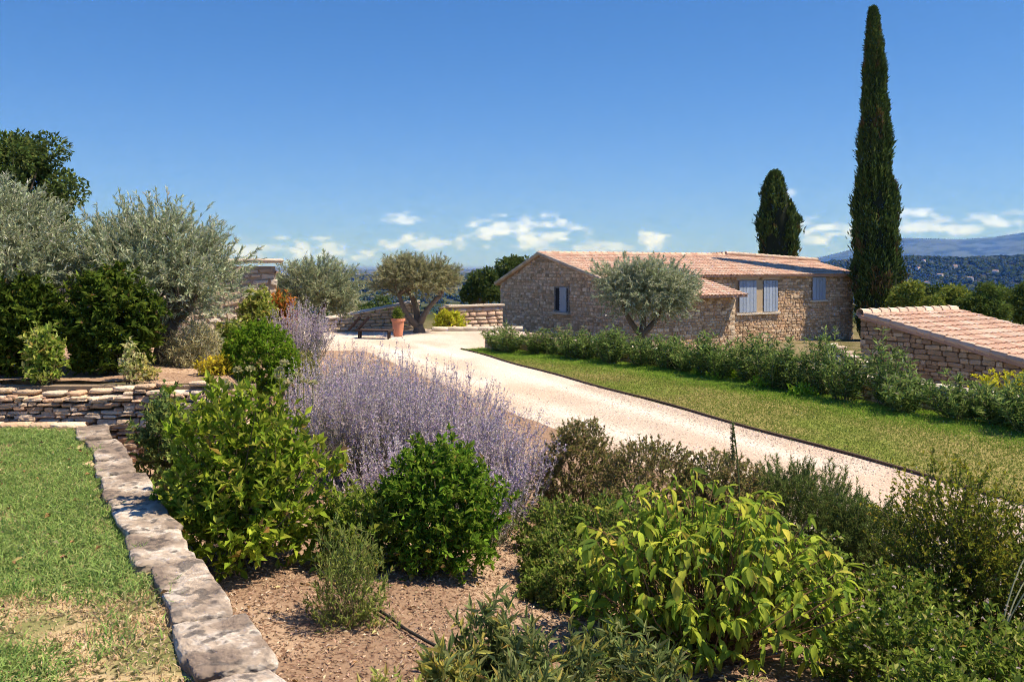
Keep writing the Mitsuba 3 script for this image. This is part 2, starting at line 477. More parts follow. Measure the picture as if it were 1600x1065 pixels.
rr = np.concatenate([np.linspace(0, 60, 13), np.geomspace(66, 22500, 96)])
aa = np.linspace(0, 2 * np.pi, 181)[:-1]
R_, A_ = np.meshgrid(rr, aa, indexing='ij')
gx, gy = (R_ * np.sin(A_)).ravel(), (R_ * np.cos(A_)).ravel()
i, j = np.meshgrid(np.arange(len(rr) - 1), np.arange(180), indexing='ij')
a_, b_, c_, d_ = i * 180 + j, i * 180 + (j + 1) % 180, (i + 1) * 180 + (j + 1) % 180, (i + 1) * 180 + j
put('ground', (np.stack([gx, gy, far_z(gx, gy)], 1), np.vstack([np.stack([a_, c_, b_], -1).reshape(-1, 3), np.stack([a_, d_, c_], -1).reshape(-1, 3)]), None), 'land', smooth=True)
tag('ground', kind='structure')


def hill_range(name, r0, r1, crest, seed, rough, bsdf='wood_hill'):
    """A ridge round the horizon: crest(az in degrees) is the elevation angle of its crest in degrees."""
    az = np.radians(np.arange(-70, 71, .25)); t = np.linspace(0, 1, 15)
    A, Tt = np.meshgrid(az, t, indexing='ij')
    R = r0 + (r1 - r0) * Tt
    rc = r0 + (r1 - r0) * .55
    h = np.tan(np.radians(crest(np.degrees(A)))) * rc + EYE
    prof = np.sin(np.clip(Tt / .55, 0, 1) * np.pi / 2) * (Tt <= .55) + np.cos(np.clip((Tt - .55) / .45, 0, 1) * np.pi / 2) * (Tt > .55)
    x, y = R * np.sin(A), R * np.cos(A)
    n = meshkit.fbm(np.stack([x, y, x * 0], -1) * rough, 5, seed) - .5
    z = -110 + (h + 110) * prof + n * (h + 110) * .30 * np.clip(np.abs(Tt - .55) * 3, .06, 1) * np.sin(np.pi * Tt)
    v = np.stack([x, y, z], -1).reshape(-1, 3)
    m = len(t)
    i, j = np.meshgrid(np.arange(len(az) - 1), np.arange(m - 1), indexing='ij')
    a, b, c, d = i * m + j, (i + 1) * m + j, (i + 1) * m + j + 1, i * m + j + 1
    put(name, (v, np.vstack([np.stack([a, b, c], -1).reshape(-1, 3), np.stack([a, c, d], -1).reshape(-1, 3)]), None), bsdf, smooth=True)
    tag(name, kind='structure')
    from scipy.interpolate import RegularGridInterpolator
    g = RegularGridInterpolator((az, t), z, bounds_error=False, fill_value=-999)
    return lambda x, y: g(np.stack([np.arctan2(x, y), (np.hypot(x, y) - r0) / (r1 - r0)], -1))


hill_range('hills', 15000, 21500, lambda a: np.interp(a, [-70, -45, -20, 10, 17, 20.2, 21.9, 24.6, 26.2, 27.8, 29.4, 31, 36, 50, 70], [.6, .5, -.2, -.2, .2, .65, 1.1, 1.72, 1.66, 1.60, 1.70, 1.95, 2.2, 1.6, 1.2]), 21, .0004)
ridge_z = hill_range('wooded_ridge', 3000, 4600, lambda a: -.75 + 1.2 * sstep(14, 24, a) + .05 * np.sin(a * 1.3), 5, .0012, 'wood_near')

rg = rng(77)
az = np.radians(rg.uniform(-26, 40, 9000)); R = 500 + 4200 * rg.uniform(0, 1, 9000) ** 1.15
x, y = R * np.sin(az), R * np.cos(az)
keep = meshkit.fbm(np.stack([x * .004, y * .004, x * 0], -1), 3, 8) > .40
az2 = np.radians(rg.uniform(8, 37, 7500)); R2 = 3000 + 1000 * rg.uniform(0, 1, 7500)
x, y, R = np.r_[x[keep], R2 * np.sin(az2)], np.r_[y[keep], R2 * np.cos(az2)], np.r_[R[keep], R2 * .55]
ico = trimesh.creation.icosphere(1)
base, bf = np.array(ico.vertices), np.array(ico.faces)
n = len(x)
sz = rg.uniform(3.0, 6.5, n) * (1 + R / 3500)
vv = base[None] * (1 + rg.uniform(-.28, .28, (n, len(base), 1))) * sz[:, None, None] * np.stack([rg.uniform(.8, 1.3, n), rg.uniform(.8, 1.3, n), rg.uniform(.6, 1.0, n)], 1)[:, None]
vv = vv + np.stack([x, y, np.maximum(far_z(x, y), ridge_z(x, y)) + sz * .45], 1)[:, None]
fc = tint([(.03, .05, .022), (.042, .06, .026), (.022, .038, .02), (.07, .08, .036)], [4, 3, 3, 1.4], n, rg, .25)
put('forest', (vv.reshape(-1, 3), (np.arange(n)[:, None, None] * len(base) + bf[None]).reshape(-1, 3), np.repeat(fc, len(base), 0)), 'plain')
tag('forest', 'dark wooded plain of distant tree crowns below the blue hills', 'forest', kind='stuff')

for k, (azd, R) in enumerate(((24.55, 3120), (24.75, 3330), (25.1, 3200), (25.5, 3400), (26.0, 3180), (26.7, 3300), (27.5, 3450), (28.3, 3250), (29.6, 3350), (25.8, 3550))):
    r2 = rng(300 + k)
    a = math.radians(azd); x, y = R * math.sin(a), R * math.cos(a); z = float(np.maximum(far_z(np.array([x]), np.array([y])), ridge_z(np.array([x]), np.array([y])))[0]) + 2
    key = thing('valley_house', 'pale far-off house among the trees of the valley plain', 'house', 'pale houses scattered in the valley')
    ang = r2.uniform(0, 3); w, d, h = r2.uniform(13, 21), r2.uniform(9, 12), r2.uniform(9, 13)
    put(key + '__wall', box(x, y, z + h / 2, w, d, h, ang, (.52, .48, .42)), 'matte')
    rv = np.array([[-w / 2 - .5, -d / 2 - .5, h - .2], [w / 2 + .5, -d / 2 - .5, h - .2], [w / 2 + .5, d / 2 + .5, h - .2], [-w / 2 - .5, d / 2 + .5, h - .2], [-w / 2 - .5, 0, h + 2], [w / 2 + .5, 0, h + 2]])
    rv = np.stack([rv[:, 0] * math.cos(ang) - rv[:, 1] * math.sin(ang) + x, rv[:, 0] * math.sin(ang) + rv[:, 1] * math.cos(ang) + y, rv[:, 2] + z], 1)
    put(key + '__roof', (rv, np.array([[0, 1, 5], [0, 5, 4], [2, 3, 4], [2, 4, 5], [0, 4, 3], [1, 2, 5], [0, 2, 1], [0, 3, 2]]), np.array([.48, .30, .22])), 'matte')

# ------------------------------------------------------------------ near ground
corner = wall_pt(6.05)
lawn_poly = [wall_pt(-5.2, -.12), wall_pt(6.05, -.12), (-4.4, 8.46), (-12, 9.0), (-12, -2.0)]
put('lawn', patch(lawn_poly, lawn_z, .12, seed=1), 'lawn_soil', smooth=True); tag('lawn', kind='structure')
WALL_A, WALL_B = np.array([-11.0, 8.95]), np.array([-2.75, 8.98])        # the dry-stone wall behind the lawn
bed_front = [wall_pt(-5.2, -.06), tuple(road_pt(12.5, RW + .02)), tuple(road_pt(-17.6, RW + .02)), (-14, 27), (-14, 9.1), (-2.9, 9.1), (-2.95, 8.85), (-4.35, 8.72), wall_pt(6.0, -.06)]
put('garden_bed', patch(bed_front, bed_z, .14, seed=2), 'soil', smooth=True); tag('garden_bed', kind='structure')
road_poly = [road_pt(14), road_pt(14, RW), road_pt(-18, RW), road_pt(-18)]
put('driveway', patch(road_poly, lambda x, y: np.full_like(x, -1.0), .8, seed=3), 'gravel_surface'); tag('driveway', kind='structure')
yard = [(-9, 26.3), tuple(road_pt(-17.9, RW + 1.0)), tuple(road_pt(-17.95)), (.5, 26.0), (1.2, 33), (-.4, 35.2), (-9.5, 36.5)]
put('courtyard', patch(yard, lambda x, y: np.full_like(x, -1.012), .9, seed=4), 'gravel_surface'); tag('courtyard', kind='structure')
turf_poly = [tuple(road_pt(s)) for s in (-17.6, -8, 0, 14)] + [(14, 4)] + [tuple(hedge_pt(t, .5)) for t in np.linspace(HLEN * .98, 0, 30)]
put('side_lawn', patch(turf_poly, turf_z, .3, seed=5), 'turf', smooth=True); tag('side_lawn', kind='structure')

# dark metal strip between driveway and side lawn
key = thing('lawn_edging', 'thin dark edging strip between pale driveway and side lawn', 'edging')
s = np.linspace(-17.6, 13, 40)
wv = lambda q: .04 * math.sin(q * 1.3) + .02 * math.sin(q * .47 + 1)
wob = np.array([road_pt(q, -.018 + wv(q)) for q in s])
e1 = np.array([road_pt(q, .018 + wv(q)) for q in s])
v = np.vstack([np.column_stack([wob, np.full(40, -1.05)]), np.column_stack([wob, np.full(40, -.962)]), np.column_stack([e1, np.full(40, -.962)]), np.column_stack([e1, np.full(40, -1.05)])])
f = []
for k in range(39):
    for a, b in ((0, 40), (40, 80), (80, 120)):
        f += [[a + k, b + k, b + k + 1], [a + k, b + k + 1, a + k + 1]]
put(key, (v, np.array(f), np.array([.07, .05, .04])), 'matte')

# ------------------------------------------------------------------ the lawn's retaining wall
key = thing('lawn_wall', 'low dry-stone retaining wall with lichened coping between lawn and planting bed', 'wall')
rg = rng(5)
s = -4.6
while s < 5.95:
    ln = rg.uniform(.55, 1.05)
    ln = min(ln, 6.05 - s)
    w = rg.uniform(.25, .33)
    v, f = rock(ln / 2 - .010, w / 2, .09, rg, _CUBE2.subdivide().subdivide(), 14.0, .09, 2.3)
    v[:, 2] += .02 * (meshkit.fbm(v * 7 + s, 5) - .5) * 2
    v[:, 1] += .03 * (meshkit.fbm(v * [5, 0, 5] + s + 9, 3) - .5) * 2
    c = wall_pt(s + ln / 2, -w / 2 + rg.uniform(-.015, .03)); tw = rg.normal() * .05
    d = np.array([WD[0] * math.cos(tw) - WD[1] * math.sin(tw), WD[0] * math.sin(tw) + WD[1] * math.cos(tw)])
    n2 = np.array([d[1], -d[0]])
    v = np.stack([c[0] + d[0] * v[:, 0] + n2[0] * v[:, 1], c[1] + d[1] * v[:, 0] + n2[1] * v[:, 1], -.045 + rg.normal() * .008 + v[:, 2]], 1)
    put(key + '__coping_stone', (v, f, None), 'coping', smooth=True)
    s += ln
a, b = wall_pt(-4.6, -.11), wall_pt(6.0, -.11)
for st in wall_stones(a, b, lambda t: -.75, lambda t: -.13, .18, rng(6), (.07, .13), (.16, .38)):
    put(key + '__stone', st, 'stone')
q = (a + b) / 2 - WN * .14
put(key + '__core', box(q[0], q[1], -.46, 10.5, .12, .6, math.atan2(WD[1], WD[0]), (.12, .10, .08)), 'matte')

# dry-stone wall behind the lawn
key = thing('terrace_wall', 'dry-stone wall of flat tan stones behind the lawn below the olive tree', 'wall')
wz = lambda t: -.62 if t > .66 else -.06
wt = lambda t: .30 + .05 * math.sin(t * 9) - .10 * max(0, t - .9) * 10
PALE = [(.54, .42, .31), (.47, .36, .26), (.62, .50, .39), (.39, .29, .21), (.54, .37, .26), (.62, .52, .42)]
A2, B2 = np.array([-6.9, 8.82]), np.array([-2.75, 8.92])
for st in wall_stones(A2, B2, wz, wt, .22, rng(8), (.028, .072), (.07, .25), _CUBE1, PALE, 7, .04, .22):
    put(key + '__stone', st, 'stone')
q = (A2 + B2) / 2 + [0, .16]
put(key + '__core', box(q[0], q[1], -.08, 4.15, .16, .84, math.atan2(B2[1] - A2[1], B2[0] - A2[0]), (.19, .15, .11)), 'matte')
rg = rng(9)
for k in range(17):            # flat pieces laid on the wall's top and the low ledge at its foot
    x = -6.7 + k * .24 + rg.normal() * .05
    v, f = rock(rg.uniform(.07, .15), .10, .022, rg, _CUBE1, 7, .2)
    put(key + '__cap_stone', (v + [x, 8.92 + rg.normal() * .04, wt(min(1, (x + 6.9) / 4.15)) + .028], f, stone_col(rg, PALE, 1.0)), 'stone', smooth=True)
for k in range(9):
    x = -6.6 + k * .27
    v, f = rock(rg.uniform(.11, .17), .10, .035, rg, _CUBE1, 7, .2)
    put(key + '__ledge_stone', (v + [x, 8.55 + rg.normal() * .02, .0], f, stone_col(rg, PALE, 1.05)), 'stone', smooth=True)

# ------------------------------------------------------------------ grass of the lawn
def blades(q, z, hgt, wid, lean, col, rg):
    n = len(q)
    p = np.column_stack([q, z - .005])
    d = nrm(np.column_stack([rg.normal(size=(n, 2)) * lean, np.ones(n)]))
    side = nrm(np.cross(d, rg.normal(size=(n, 3)))) * np.broadcast_to(wid, (n,))[:, None] / 2
    H = np.broadcast_to(hgt, (n,))[:, None]
    bend = np.column_stack([rg.normal(size=(n, 2)) * .35, -np.abs(rg.normal(size=n)) * .15]) * H
    mid = p + d * H * .55
    v = np.stack([p - side, p + side, mid + side * .8, mid - side * .8, p + d * H + bend], 1).reshape(-1, 3)
    f = (np.arange(n)[:, None, None] * 5 + np.array([[0, 1, 2], [0, 2, 3], [3, 2, 4]])[None]).reshape(-1, 3)
    return v, f, np.repeat(col, 5, 0)


rg = rng(12)
near = [wall_pt(-2.2, -.06), wall_pt(6.0, -.16), (-6.8, 8.5), (-3.2, 2.2)]
q = in_poly(near, 150000, rg)
inner = (q[:, 0] - WX) * WN[0] + (q[:, 1] - WY) * WN[1]
edge = -.24 + .24 * (meshkit.fbm(np.column_stack([q * 3.1, q[:, 0] * 0]), 3, 2) - .5) * 2
dryness = meshkit.fbm(np.column_stack([q * 1.5, q[:, 0] * 0 + 2]), 3, 14) + .30 * sstep(4.25, 3.7, q[:, 1]) * sstep(-3.1, -2.3, q[:, 0]) - .06
keep = (inner < edge) & (rg.uniform(size=len(q)) > sstep(.60, .85, dryness) * .62)
q, dryness = q[keep], dryness[keep]
n = len(q)
col = tint([(.235, .35, .10), (.175, .29, .08), (.29, .40, .13), (.37, .43, .18)], [4, 3, 3, 1.2], n, rg, .25)
dead = rg.uniform(size=n) < sstep(.46, .74, dryness) * .85 + .05
col[dead] = tint([(.62, .48, .30), (.50, .38, .22), (.70, .57, .40)], [2, 2, 1], dead.sum(), rg, .2)
hh = rg.uniform(.026, .07, n) * (1 + .8 * (meshkit.fbm(np.column_stack([q * 2.4, q[:, 0] * 0]), 3, 33) - .4) * 2) * np.where(dead, .55, 1)
bl = blades(q, lawn_z(q[:, 0], q[:, 1]), hh, rg.uniform(.005, .009, n), .7, col, rg)
put('grass', bl, 'leaf_dull'); tag('grass', 'short lawn grass with dry straw patches inside the stone coping', 'grass', kind='stuff')

# grass of the side lawn
rg = rng(13)
near2 = [tuple(road_pt(s, .11)) for s in (-17.5, 7)] + [(12, 7), (12, 12)] + [tuple(hedge_pt(t, .35)) for t in np.linspace(HLEN * .75, 0, 20)]
q = in_poly(near2, 170000, rg)
ls = LineString(HEDGE)
side_ = (q - RR) @ RN
q = q[side_ < -.05 + .30 * np.clip(meshkit.fbm(np.column_stack([q * 2.6, q[:, 0] * 0]), 3, 77) - .36, 0, 1) * (rng(14).uniform(size=len(q)) + .2)]
dh = np.full(len(q), 9.0)
hp = np.array([hedge_pt(t) for t in np.linspace(0, HLEN * .99, 80)])
for h in hp:
    dh = np.minimum(dh, np.hypot(q[:, 0] - h[0], q[:, 1] - h[1]))
mid = meshkit.fbm(np.column_stack([q * .45, q[:, 0] * 0]), 3, 41)
dr_ = rg.uniform(size=len(q)) < .05 + .32 * sstep(.42, .62, mid) * sstep(.8, 2.2, dh)
n = len(q)
col = tint([(.19, .265, .05), (.155, .225, .045), (.24, .295, .07)], [3, 3, 2], n, rg, .2)
lush = sstep(1.9, .4, dh)[:, None]
col = col * (1 - lush * .75) + lush * .75 * np.array([.23, .42, .055])
col[dr_] = tint([(.38, .30, .14), (.32, .28, .11)], [1, 1], dr_.sum(), rg, .2)
hh = rg.uniform(.025, .05, n) * (1 + 2.2 * lush[:, 0] * meshkit.noise(np.column_stack([q * 2.0, q[:, 0] * 0]), 3))
put('grass_001', blades(q, turf_z(q[:, 0], q[:, 1]), hh, rg.uniform(.006, .012, n), .6, col, rg), 'leaf_dull')
tag('grass_001', 'olive green mown grass between the driveway and the oleander hedge', 'grass', kind='stuff')

# ------------------------------------------------------------------ mulch
rg = rng(15)
mp = [wall_pt(-2.5, .02), wall_pt(5.8, .02), (-2.9, 8.6), (-1.6, 9.5), (1.6, 9.6), (3.5, 6.5), (3.8, 3.0), (1.5, 2.0)]
q = in_poly(mp, 60000, rg)
n = len(q)
z = bed_z(q[:, 0], q[:, 1])
d = nrm(np.column_stack([rg.normal(size=(n, 2)), rg.normal(size=n) * .35]))
L = rg.uniform(.012, .042, n); W = rg.uniform(.006, .014, n)
mc = tint([(.38, .27, .19), (.28, .19, .13), (.48, .37, .27), (.17, .115, .085), (.58, .50, .41)], [4, 3, 3, 2, 1], n, rg, .2)
put('mulch', leaves(np.column_stack([q, z + rg.uniform(.0, .016, n)]), d, L, W, mc, rg, fold=.35, droop=.02), 'matte')
tag('mulch', 'reddish brown bark chips covering the planting bed', 'mulch', kind='stuff')

# ------------------------------------------------------------------ buildings
CA, SA = math.cos(math.radians(30)), math.sin(math.radians(30))
UE, VG = np.array([CA, SA]), np.array([-SA, CA])       # along the eaves, towards the back
H0 = np.array([5.53, 35.0])
TILE = [(.72, .45, .34), (.74, .52, .40), (.76, .60, .48), (.66, .39, .29), (.78, .66, .56), (.70, .48, .37), (.52, .33, .25)]
TILE = [tuple((np.array(t_) * .62 + np.array((.68, .48, .37)) * .38) * (.84, .84, .83)) for t_ in TILE]
RUBBLE = [(.58, .42, .285), (.65, .49, .35), (.48, .345, .225), (.70, .565, .42), (.39, .28, .185), (.58, .40, .265), (.66, .53, .39), (.51, .41, .305)]


def hp3(o, u, v, z):
    return np.array([o[0] + UE[0] * u + VG[0] * v, o[1] + UE[1] * u + VG[1] * v, z])


def tiles(o, u0, u1, v0, v1, zf, rg, pitch=.21, expo=.34, skip=None):
    """Canal tiles on a slope that rises with v: a list of (v, f, colour)."""
    out = []
    ang = np.linspace(0, np.pi, 7)
    up = np.array([0, v1 - v0, zf(v1) - zf(v0)]); run = np.linalg.norm(up); sl = up / run
    nz = np.array([0, -sl[2], sl[1]])
    ncol, nrow = int((u1 - u0) / pitch), int(run / expo)
    for c in range(ncol):
        cu = u0 + (c + .5) * (u1 - u0) / ncol
        for r in range(nrow):
            if skip and skip(cu, v0 + (v1 - v0) * r / nrow):
                continue
            s0 = r * run / nrow - (.05 if r == 0 else rg.uniform(0, .03)); s1 = s0 + run / nrow + .07
            w = rg.normal() * .007; ra, rb = .098, .078
            ring = []
            for s, rad, lift in ((s0, ra, .022), (s1, rb, .0), (s0, ra - .018, .022)):
                loc = np.stack([cu + w + np.cos(ang) * rad, 0 * ang, 0 * ang], 1) + sl * s + nz * (np.sin(ang)[:, None] * rad * .62 + lift)
                ring.append(loc)
            v = np.vstack(ring)
            f = []
            for k in range(6):
                f += [[k, k + 1, 8 + k], [k, 8 + k, 7 + k], [k, 14 + k, 15 + k], [k, 15 + k, k + 1]]
            wv = np.array([hp3(o, a, v0 + b, zf(v0) + z) for a, b, z in v])
            out.append((wv, np.array(f), np.asarray(TILE[rg.integers(len(TILE))]) * rg.uniform(.84, 1.12)))
    return out


def slab(o, pts, th):
    """A roof deck: corners (u, v, z), thickness th downwards."""
    a = np.array([hp3(o, *p) for p in pts]); b = a - [0, 0, th]; n = len(a)
    f = [[0, k, k + 1] for k in range(1, n - 1)] + [[n, n + k + 1, n + k] for k in range(1, n - 1)]
    for k in range(n):
        q = (k + 1) % n
        f += [[k, n + k, n + q], [k, n + q, q]]
    return np.vstack([a, b]), np.array(f), np.array([.48, .30, .22])


def prism(o, prof, u0, u1, col, axis='u'):
    """The profile (v, z), convex enough to fan, extruded along u."""
    n = len(prof)
    a = np.array([hp3(o, u0, p, z) for p, z in prof]); b = np.array([hp3(o, u1, p, z) for p, z in prof])
    f = [[0, k, k + 1] for k in range(1, n - 1)] + [[n, n + k + 1, n + k] for k in range(1, n - 1)]
    for k in range(n):
        q = (k + 1) % n
        f += [[k, n + k, n + q], [k, n + q, q]]
    return np.vstack([a, b]), np.array(f), np.asarray(col, float)


def rubble(p0, axis, outn, poly, holes, rg, course=(.09, .19), length=(.12, .38), pal=RUBBLE, proud=.045):
    """Stones bedded in a wall face: p0 a point in plan, axis along the wall, outn outwards; poly and holes in (s, z)."""
    P_ = Polygon(poly).buffer(-.05); hs = [Polygon(h).buffer(.03) for h in holes]
    x0, z, x1, ztop = Polygon(poly).bounds
    parts = []
    while z < ztop:
        h = rg.uniform(*course); s = x0 - rg.uniform(0, .3)
        while s < x1:
            ln = rg.uniform(*length)
            c = (s + ln / 2, z + h / 2)
            if contains_xy(P_, *c) and not any(contains_xy(k, *c) for k in hs):
                g = .012
                ok = np.array([[s + g, z + g], [s + ln - g, z + g], [s + ln - g, z + h - g], [s + g, z + h - g]]) + rg.normal(size=(4, 2)) * .018
                i2 = ok + (np.array(c) - ok) * .18 + rg.normal(size=(4, 2)) * .008
                d = proud * rg.uniform(.4, 1.3)
                v = [np.r_[p0 + axis * q[0] - outn * .02, q[1]] for q in ok] + [np.r_[p0 + axis * q[0] + outn * (d + rg.normal() * .006), q[1]] for q in i2]
                f = [[4, 5, 6], [4, 6, 7]]
                for k in range(4):
                    q = (k + 1) % 4
                    f += [[k, q, 4 + q], [k, 4 + q, 4 + k]]
                parts.append((np.array(v), np.array(f), stone_col(rg, pal)))
            s += ln
        z += h
    return cat(parts)


ROOF = lambda v: .33 + .2305 * v
ROOFB = lambda v: 2.22 - .355 * (v - 8.2)
MORTAR = (.42, .315, .22)
key = thing('stone_house', 'long low stone house with clay tile roofs and blue shutters beside the tall cypress', 'house')
zb = -2.6
put(key + '__wall', cat([prism(H0, [(.65, zb), (3.9, zb), (3.9, ROOF(3.9) - .1), (.65, ROOF(.65) - .1)], 0, 5.5, MORTAR),
                         prism(H0, [(3.9, zb), (12.3, zb), (12.3, ROOFB(12.3) - .1), (8.2, 2.1), (3.9, ROOF(3.9) - .1)], 0, 12.4, MORTAR),
                         prism(H0, [(3.9, zb), (12.3, zb), (12.3, .9), (6.3, ROOF(6.3) - .1), (3.9, ROOF(3.9) - .1)], 12.4, 17.7, MORTAR)]), 'matte')
rg = rng(51)
gw = [[5.66, -.56], [6.87, -.56], [6.87, .63], [5.66, .63]]
put(key + '__wall__stones', rubble(H0, VG, -UE, [(.65, zb), (12.3, zb), (12.3, ROOFB(12.3)), (8.2, 2.2), (.65, ROOF(.65))], [gw], rg), 'stone', kind='stuff')
w1 = [[8.85, -.85], [11.8, -.85], [11.8, .95], [8.85, .95]]; w2 = [[14.35, -.3], [15.45, -.3], [15.45, 1.05], [14.35, 1.05]]
put(key + '__wall__stones', rubble(H0 + VG * 3.9, UE, -VG, [(5.5, zb), (17.75, zb), (17.75, 1.3), (5.5, 1.3)], [w1, w2], rg), 'stone', kind='stuff')
put(key + '__wall__stones', rubble(H0 + VG * .65, UE, -VG, [(-.05, zb), (5.55, zb), (5.55, .5), (-.05, .5)], [], rg), 'stone', kind='stuff')
put(key + '__roof', cat([slab(H0, [(-.12, 0, .33), (5.72, 0, .33), (5.72, 3.6, ROOF(3.6)), (-.12, 3.6, ROOF(3.6))], .09),
                         slab(H0, [(-.12, 3.602, ROOF(3.6)), (12.4, 3.602, ROOF(3.6)), (12.4, 8.2, 2.22), (-.12, 8.2, 2.22)], .09),
                         slab(H0, [(12.402, 3.602, ROOF(3.6)), (17.95, 3.602, ROOF(3.6)), (17.95, 6.75, ROOF(6.75)), (12.402, 8.2, 2.22)], .09),
                         slab(H0, [(-.12, 8.202, 2.22), (12.4, 8.202, 2.22), (12.4, 12.6, ROOFB(12.6)), (-.12, 12.6, ROOFB(12.6))], .09)]), 'matte')
tl = tiles(H0, -.14, 5.74, 0, 3.6, ROOF, rg) + tiles(H0, -.14, 17.97, 3.6, 8.2, ROOF, rg, skip=lambda u, v: u > 12.3 and v > 7.95 - (u - 12.3) * .267)
put(key + '__roof__tiles', cat(tl), 'matte', smooth=40 if False else False, kind='stuff')
rt = []
for k in range(33):       # ridge tiles and the verge course on the gable
    a = hp3(H0, -.14 + k * .38, 8.2, 2.25); b = hp3(H0, .28 + k * .38, 8.2, 2.24)
    rt.append(tube([a, b], [.12, .10], np.asarray(TILE[rg.integers(len(TILE))]) * rg.uniform(.9, 1.25), 8))
for k in range(24):
    v = k * .345
    rt.append(tube([hp3(H0, -.13, v, ROOF(v) + .03), hp3(H0, -.13, v + .38, ROOF(v + .38) + .02)], [.105, .085], np.asarray((.58, .46, .36)) * rg.uniform(.8, 1.15), 8))
for k in range(12):
    v = 12.6 - k * .37
    rt.append(tube([hp3(H0, -.13, v, ROOFB(v) + .03), hp3(H0, -.13, v - .40, ROOFB(v - .40) + .02)], [.105, .085], np.asarray((.56, .44, .33)) * rg.uniform(.8, 1.15), 8))
put(key + '__roof__ridge_tiles', cat(rt), 'matte', kind='stuff')
# higher roof at the back, falling to the right
UV = lambda u: 8.15 - .258 * (u - 12.3)
UR = lambda u, v: 2.33 - .062 * (u - 12.3) - .04 * (v - UV(u))
put(key + '__upper_roof', slab(H0, [(12.3, UV(12.3), UR(12.3, UV(12.3))), (18.3, UV(18.3), UR(18.3, UV(18.3))), (18.3, 12.0, UR(18.3, 12.0)), (12.3, 12.0, UR(12.3, 12.0))], .13), 'matte')
put(key + '__upper_roof__tiles', cat([tube([hp3(H0, u, UV(u), UR(u, UV(u)) + .03), hp3(H0, u + .4, UV(u + .4), UR(u + .4, UV(u + .4)) + .02)], [.11, .09], np.asarray((.58, .47, .38)) * rg.uniform(.8, 1.15), 8) for u in np.arange(12.3, 18, .36)]
                                     + [tube([hp3(H0, u, v, UR(u, v) + .02), hp3(H0, u + .42, v, UR(u + .42, v) + .015)], [.105, .085], np.asarray(TILE[rg.integers(len(TILE))]) * rg.uniform(.85, 1.2), 6) for v in np.arange(6.7, 12, .22) for u in np.arange(12.3, 18, .38) if v > UV(u) + .1]), 'matte', kind='stuff')


for k in range(8):        # larger corner stones of the front wing
    sx, sy = ((.42, .26), (.24, .40))[k % 2]
    p = hp3(H0, 5.56 - sx / 2, .59 + sy / 2, zb + 1.0 + k * .235)
    v, f = rock(sx / 2, sy / 2, .112, rg, _CUBE1, 10, .06)
    put(key + '__corner_stone', (np.stack([p[0] + UE[0] * v[:, 0] + VG[0] * v[:, 1], p[1] + UE[1] * v[:, 0] + VG[1] * v[:, 1], p[2] + v[:, 2]], 1), f, stone_col(rg, [(.64, .53, .40), (.58, .47, .35)])), 'stone')


def wbox(o, u, v, z, su, sv, sz, col):
    p = hp3(o, u, v, z)
    return box(p[0], p[1], p[2], su, sv, sz, math.radians(30), col)


BLUE = np.array([.32, .40, .54])
for (ua, ub, za, zb_, lab) in ((9.0, 10.2, -.72, .88, 'left'), (10.7, 11.73, -.72, .88, 'right')):
    sk = numbered(key + '__shutter')
    n = 5; w = (ub - ua) / n
    COUNT[sk] = 0
    put(sk, cat([wbox(H0, (ua + ub) / 2, 3.83, z, ub - ua, .03, .09, BLUE * .9) for z in (za + .25, zb_ - .25)]), 'matte')
    for k in range(n):
        put(sk + '__plank', wbox(H0, ua + (k + .5) * w, 3.795, (za + zb_) / 2, w - .025, .035, zb_ - za, BLUE * rg.uniform(.88, 1.12)), 'matte')
COUNT[key + '__shutter'] = 2
for ua, ub in ((8.8, 10.3), (10.6, 11.83)):
    put(key + '__lintel', wbox(H0, (ua + ub) / 2, 3.85, 1.0, ub - ua, .16, .17, (.56, .45, .33)), 'stone')
wk = key + '__window'
put(wk, wbox(H0, 10.45, 3.87, .06, .44, .10, 1.7, (.46, .37, .26)), 'matte')
put(wk + '__sill', wbox(H0, 10.35, 3.84, -.80, 3.1, .20, .10, (.62, .57, .50)), 'stone')
sk = numbered(key + '__shutter')
COUNT[sk] = 0
put(sk, wbox(H0, 14.85, 3.83, .45, 1.0, .03, .1, BLUE * .8), 'matte')
for k in range(4):
    put(sk + '__plank', wbox(H0, 14.47 + k * .255, 3.795, .42, .23, .035, 1.22, BLUE * rg.uniform(.88, 1.12)), 'matte')
COUNT[key + '__shutter'] = 3
put(key + '__window_sill', wbox(H0, 14.85, 3.84, -.25, 1.3, .2, .09, (.66, .62, .55)), 'stone')
gk = key + '__gable_window'
put(gk, wbox(H0, -.005, 6.27, .03, .03, 1.2, 1.18, (.03, .03, .035)), 'matte')
put(gk + '__shutter', wbox(H0, -.06, 6.12, .03, .05, .56, 1.16, (.36, .39, .44)), 'matte')
put(gk + '__frame', cat([wbox(H0, -.035, v, .03, .07, .07, 1.2, (.24, .22, .2)) for v in (5.68, 6.86)] + [wbox(H0, -.035, 6.27, z, .071, 1.11, .07, (.24, .22, .2)) for z in (-.53, .6)]), 'matte')
put(gk + '__sill', wbox(H0, -.1, 6.27, -.62, .26, 1.5, .1, (.5, .44, .36)), 'stone')

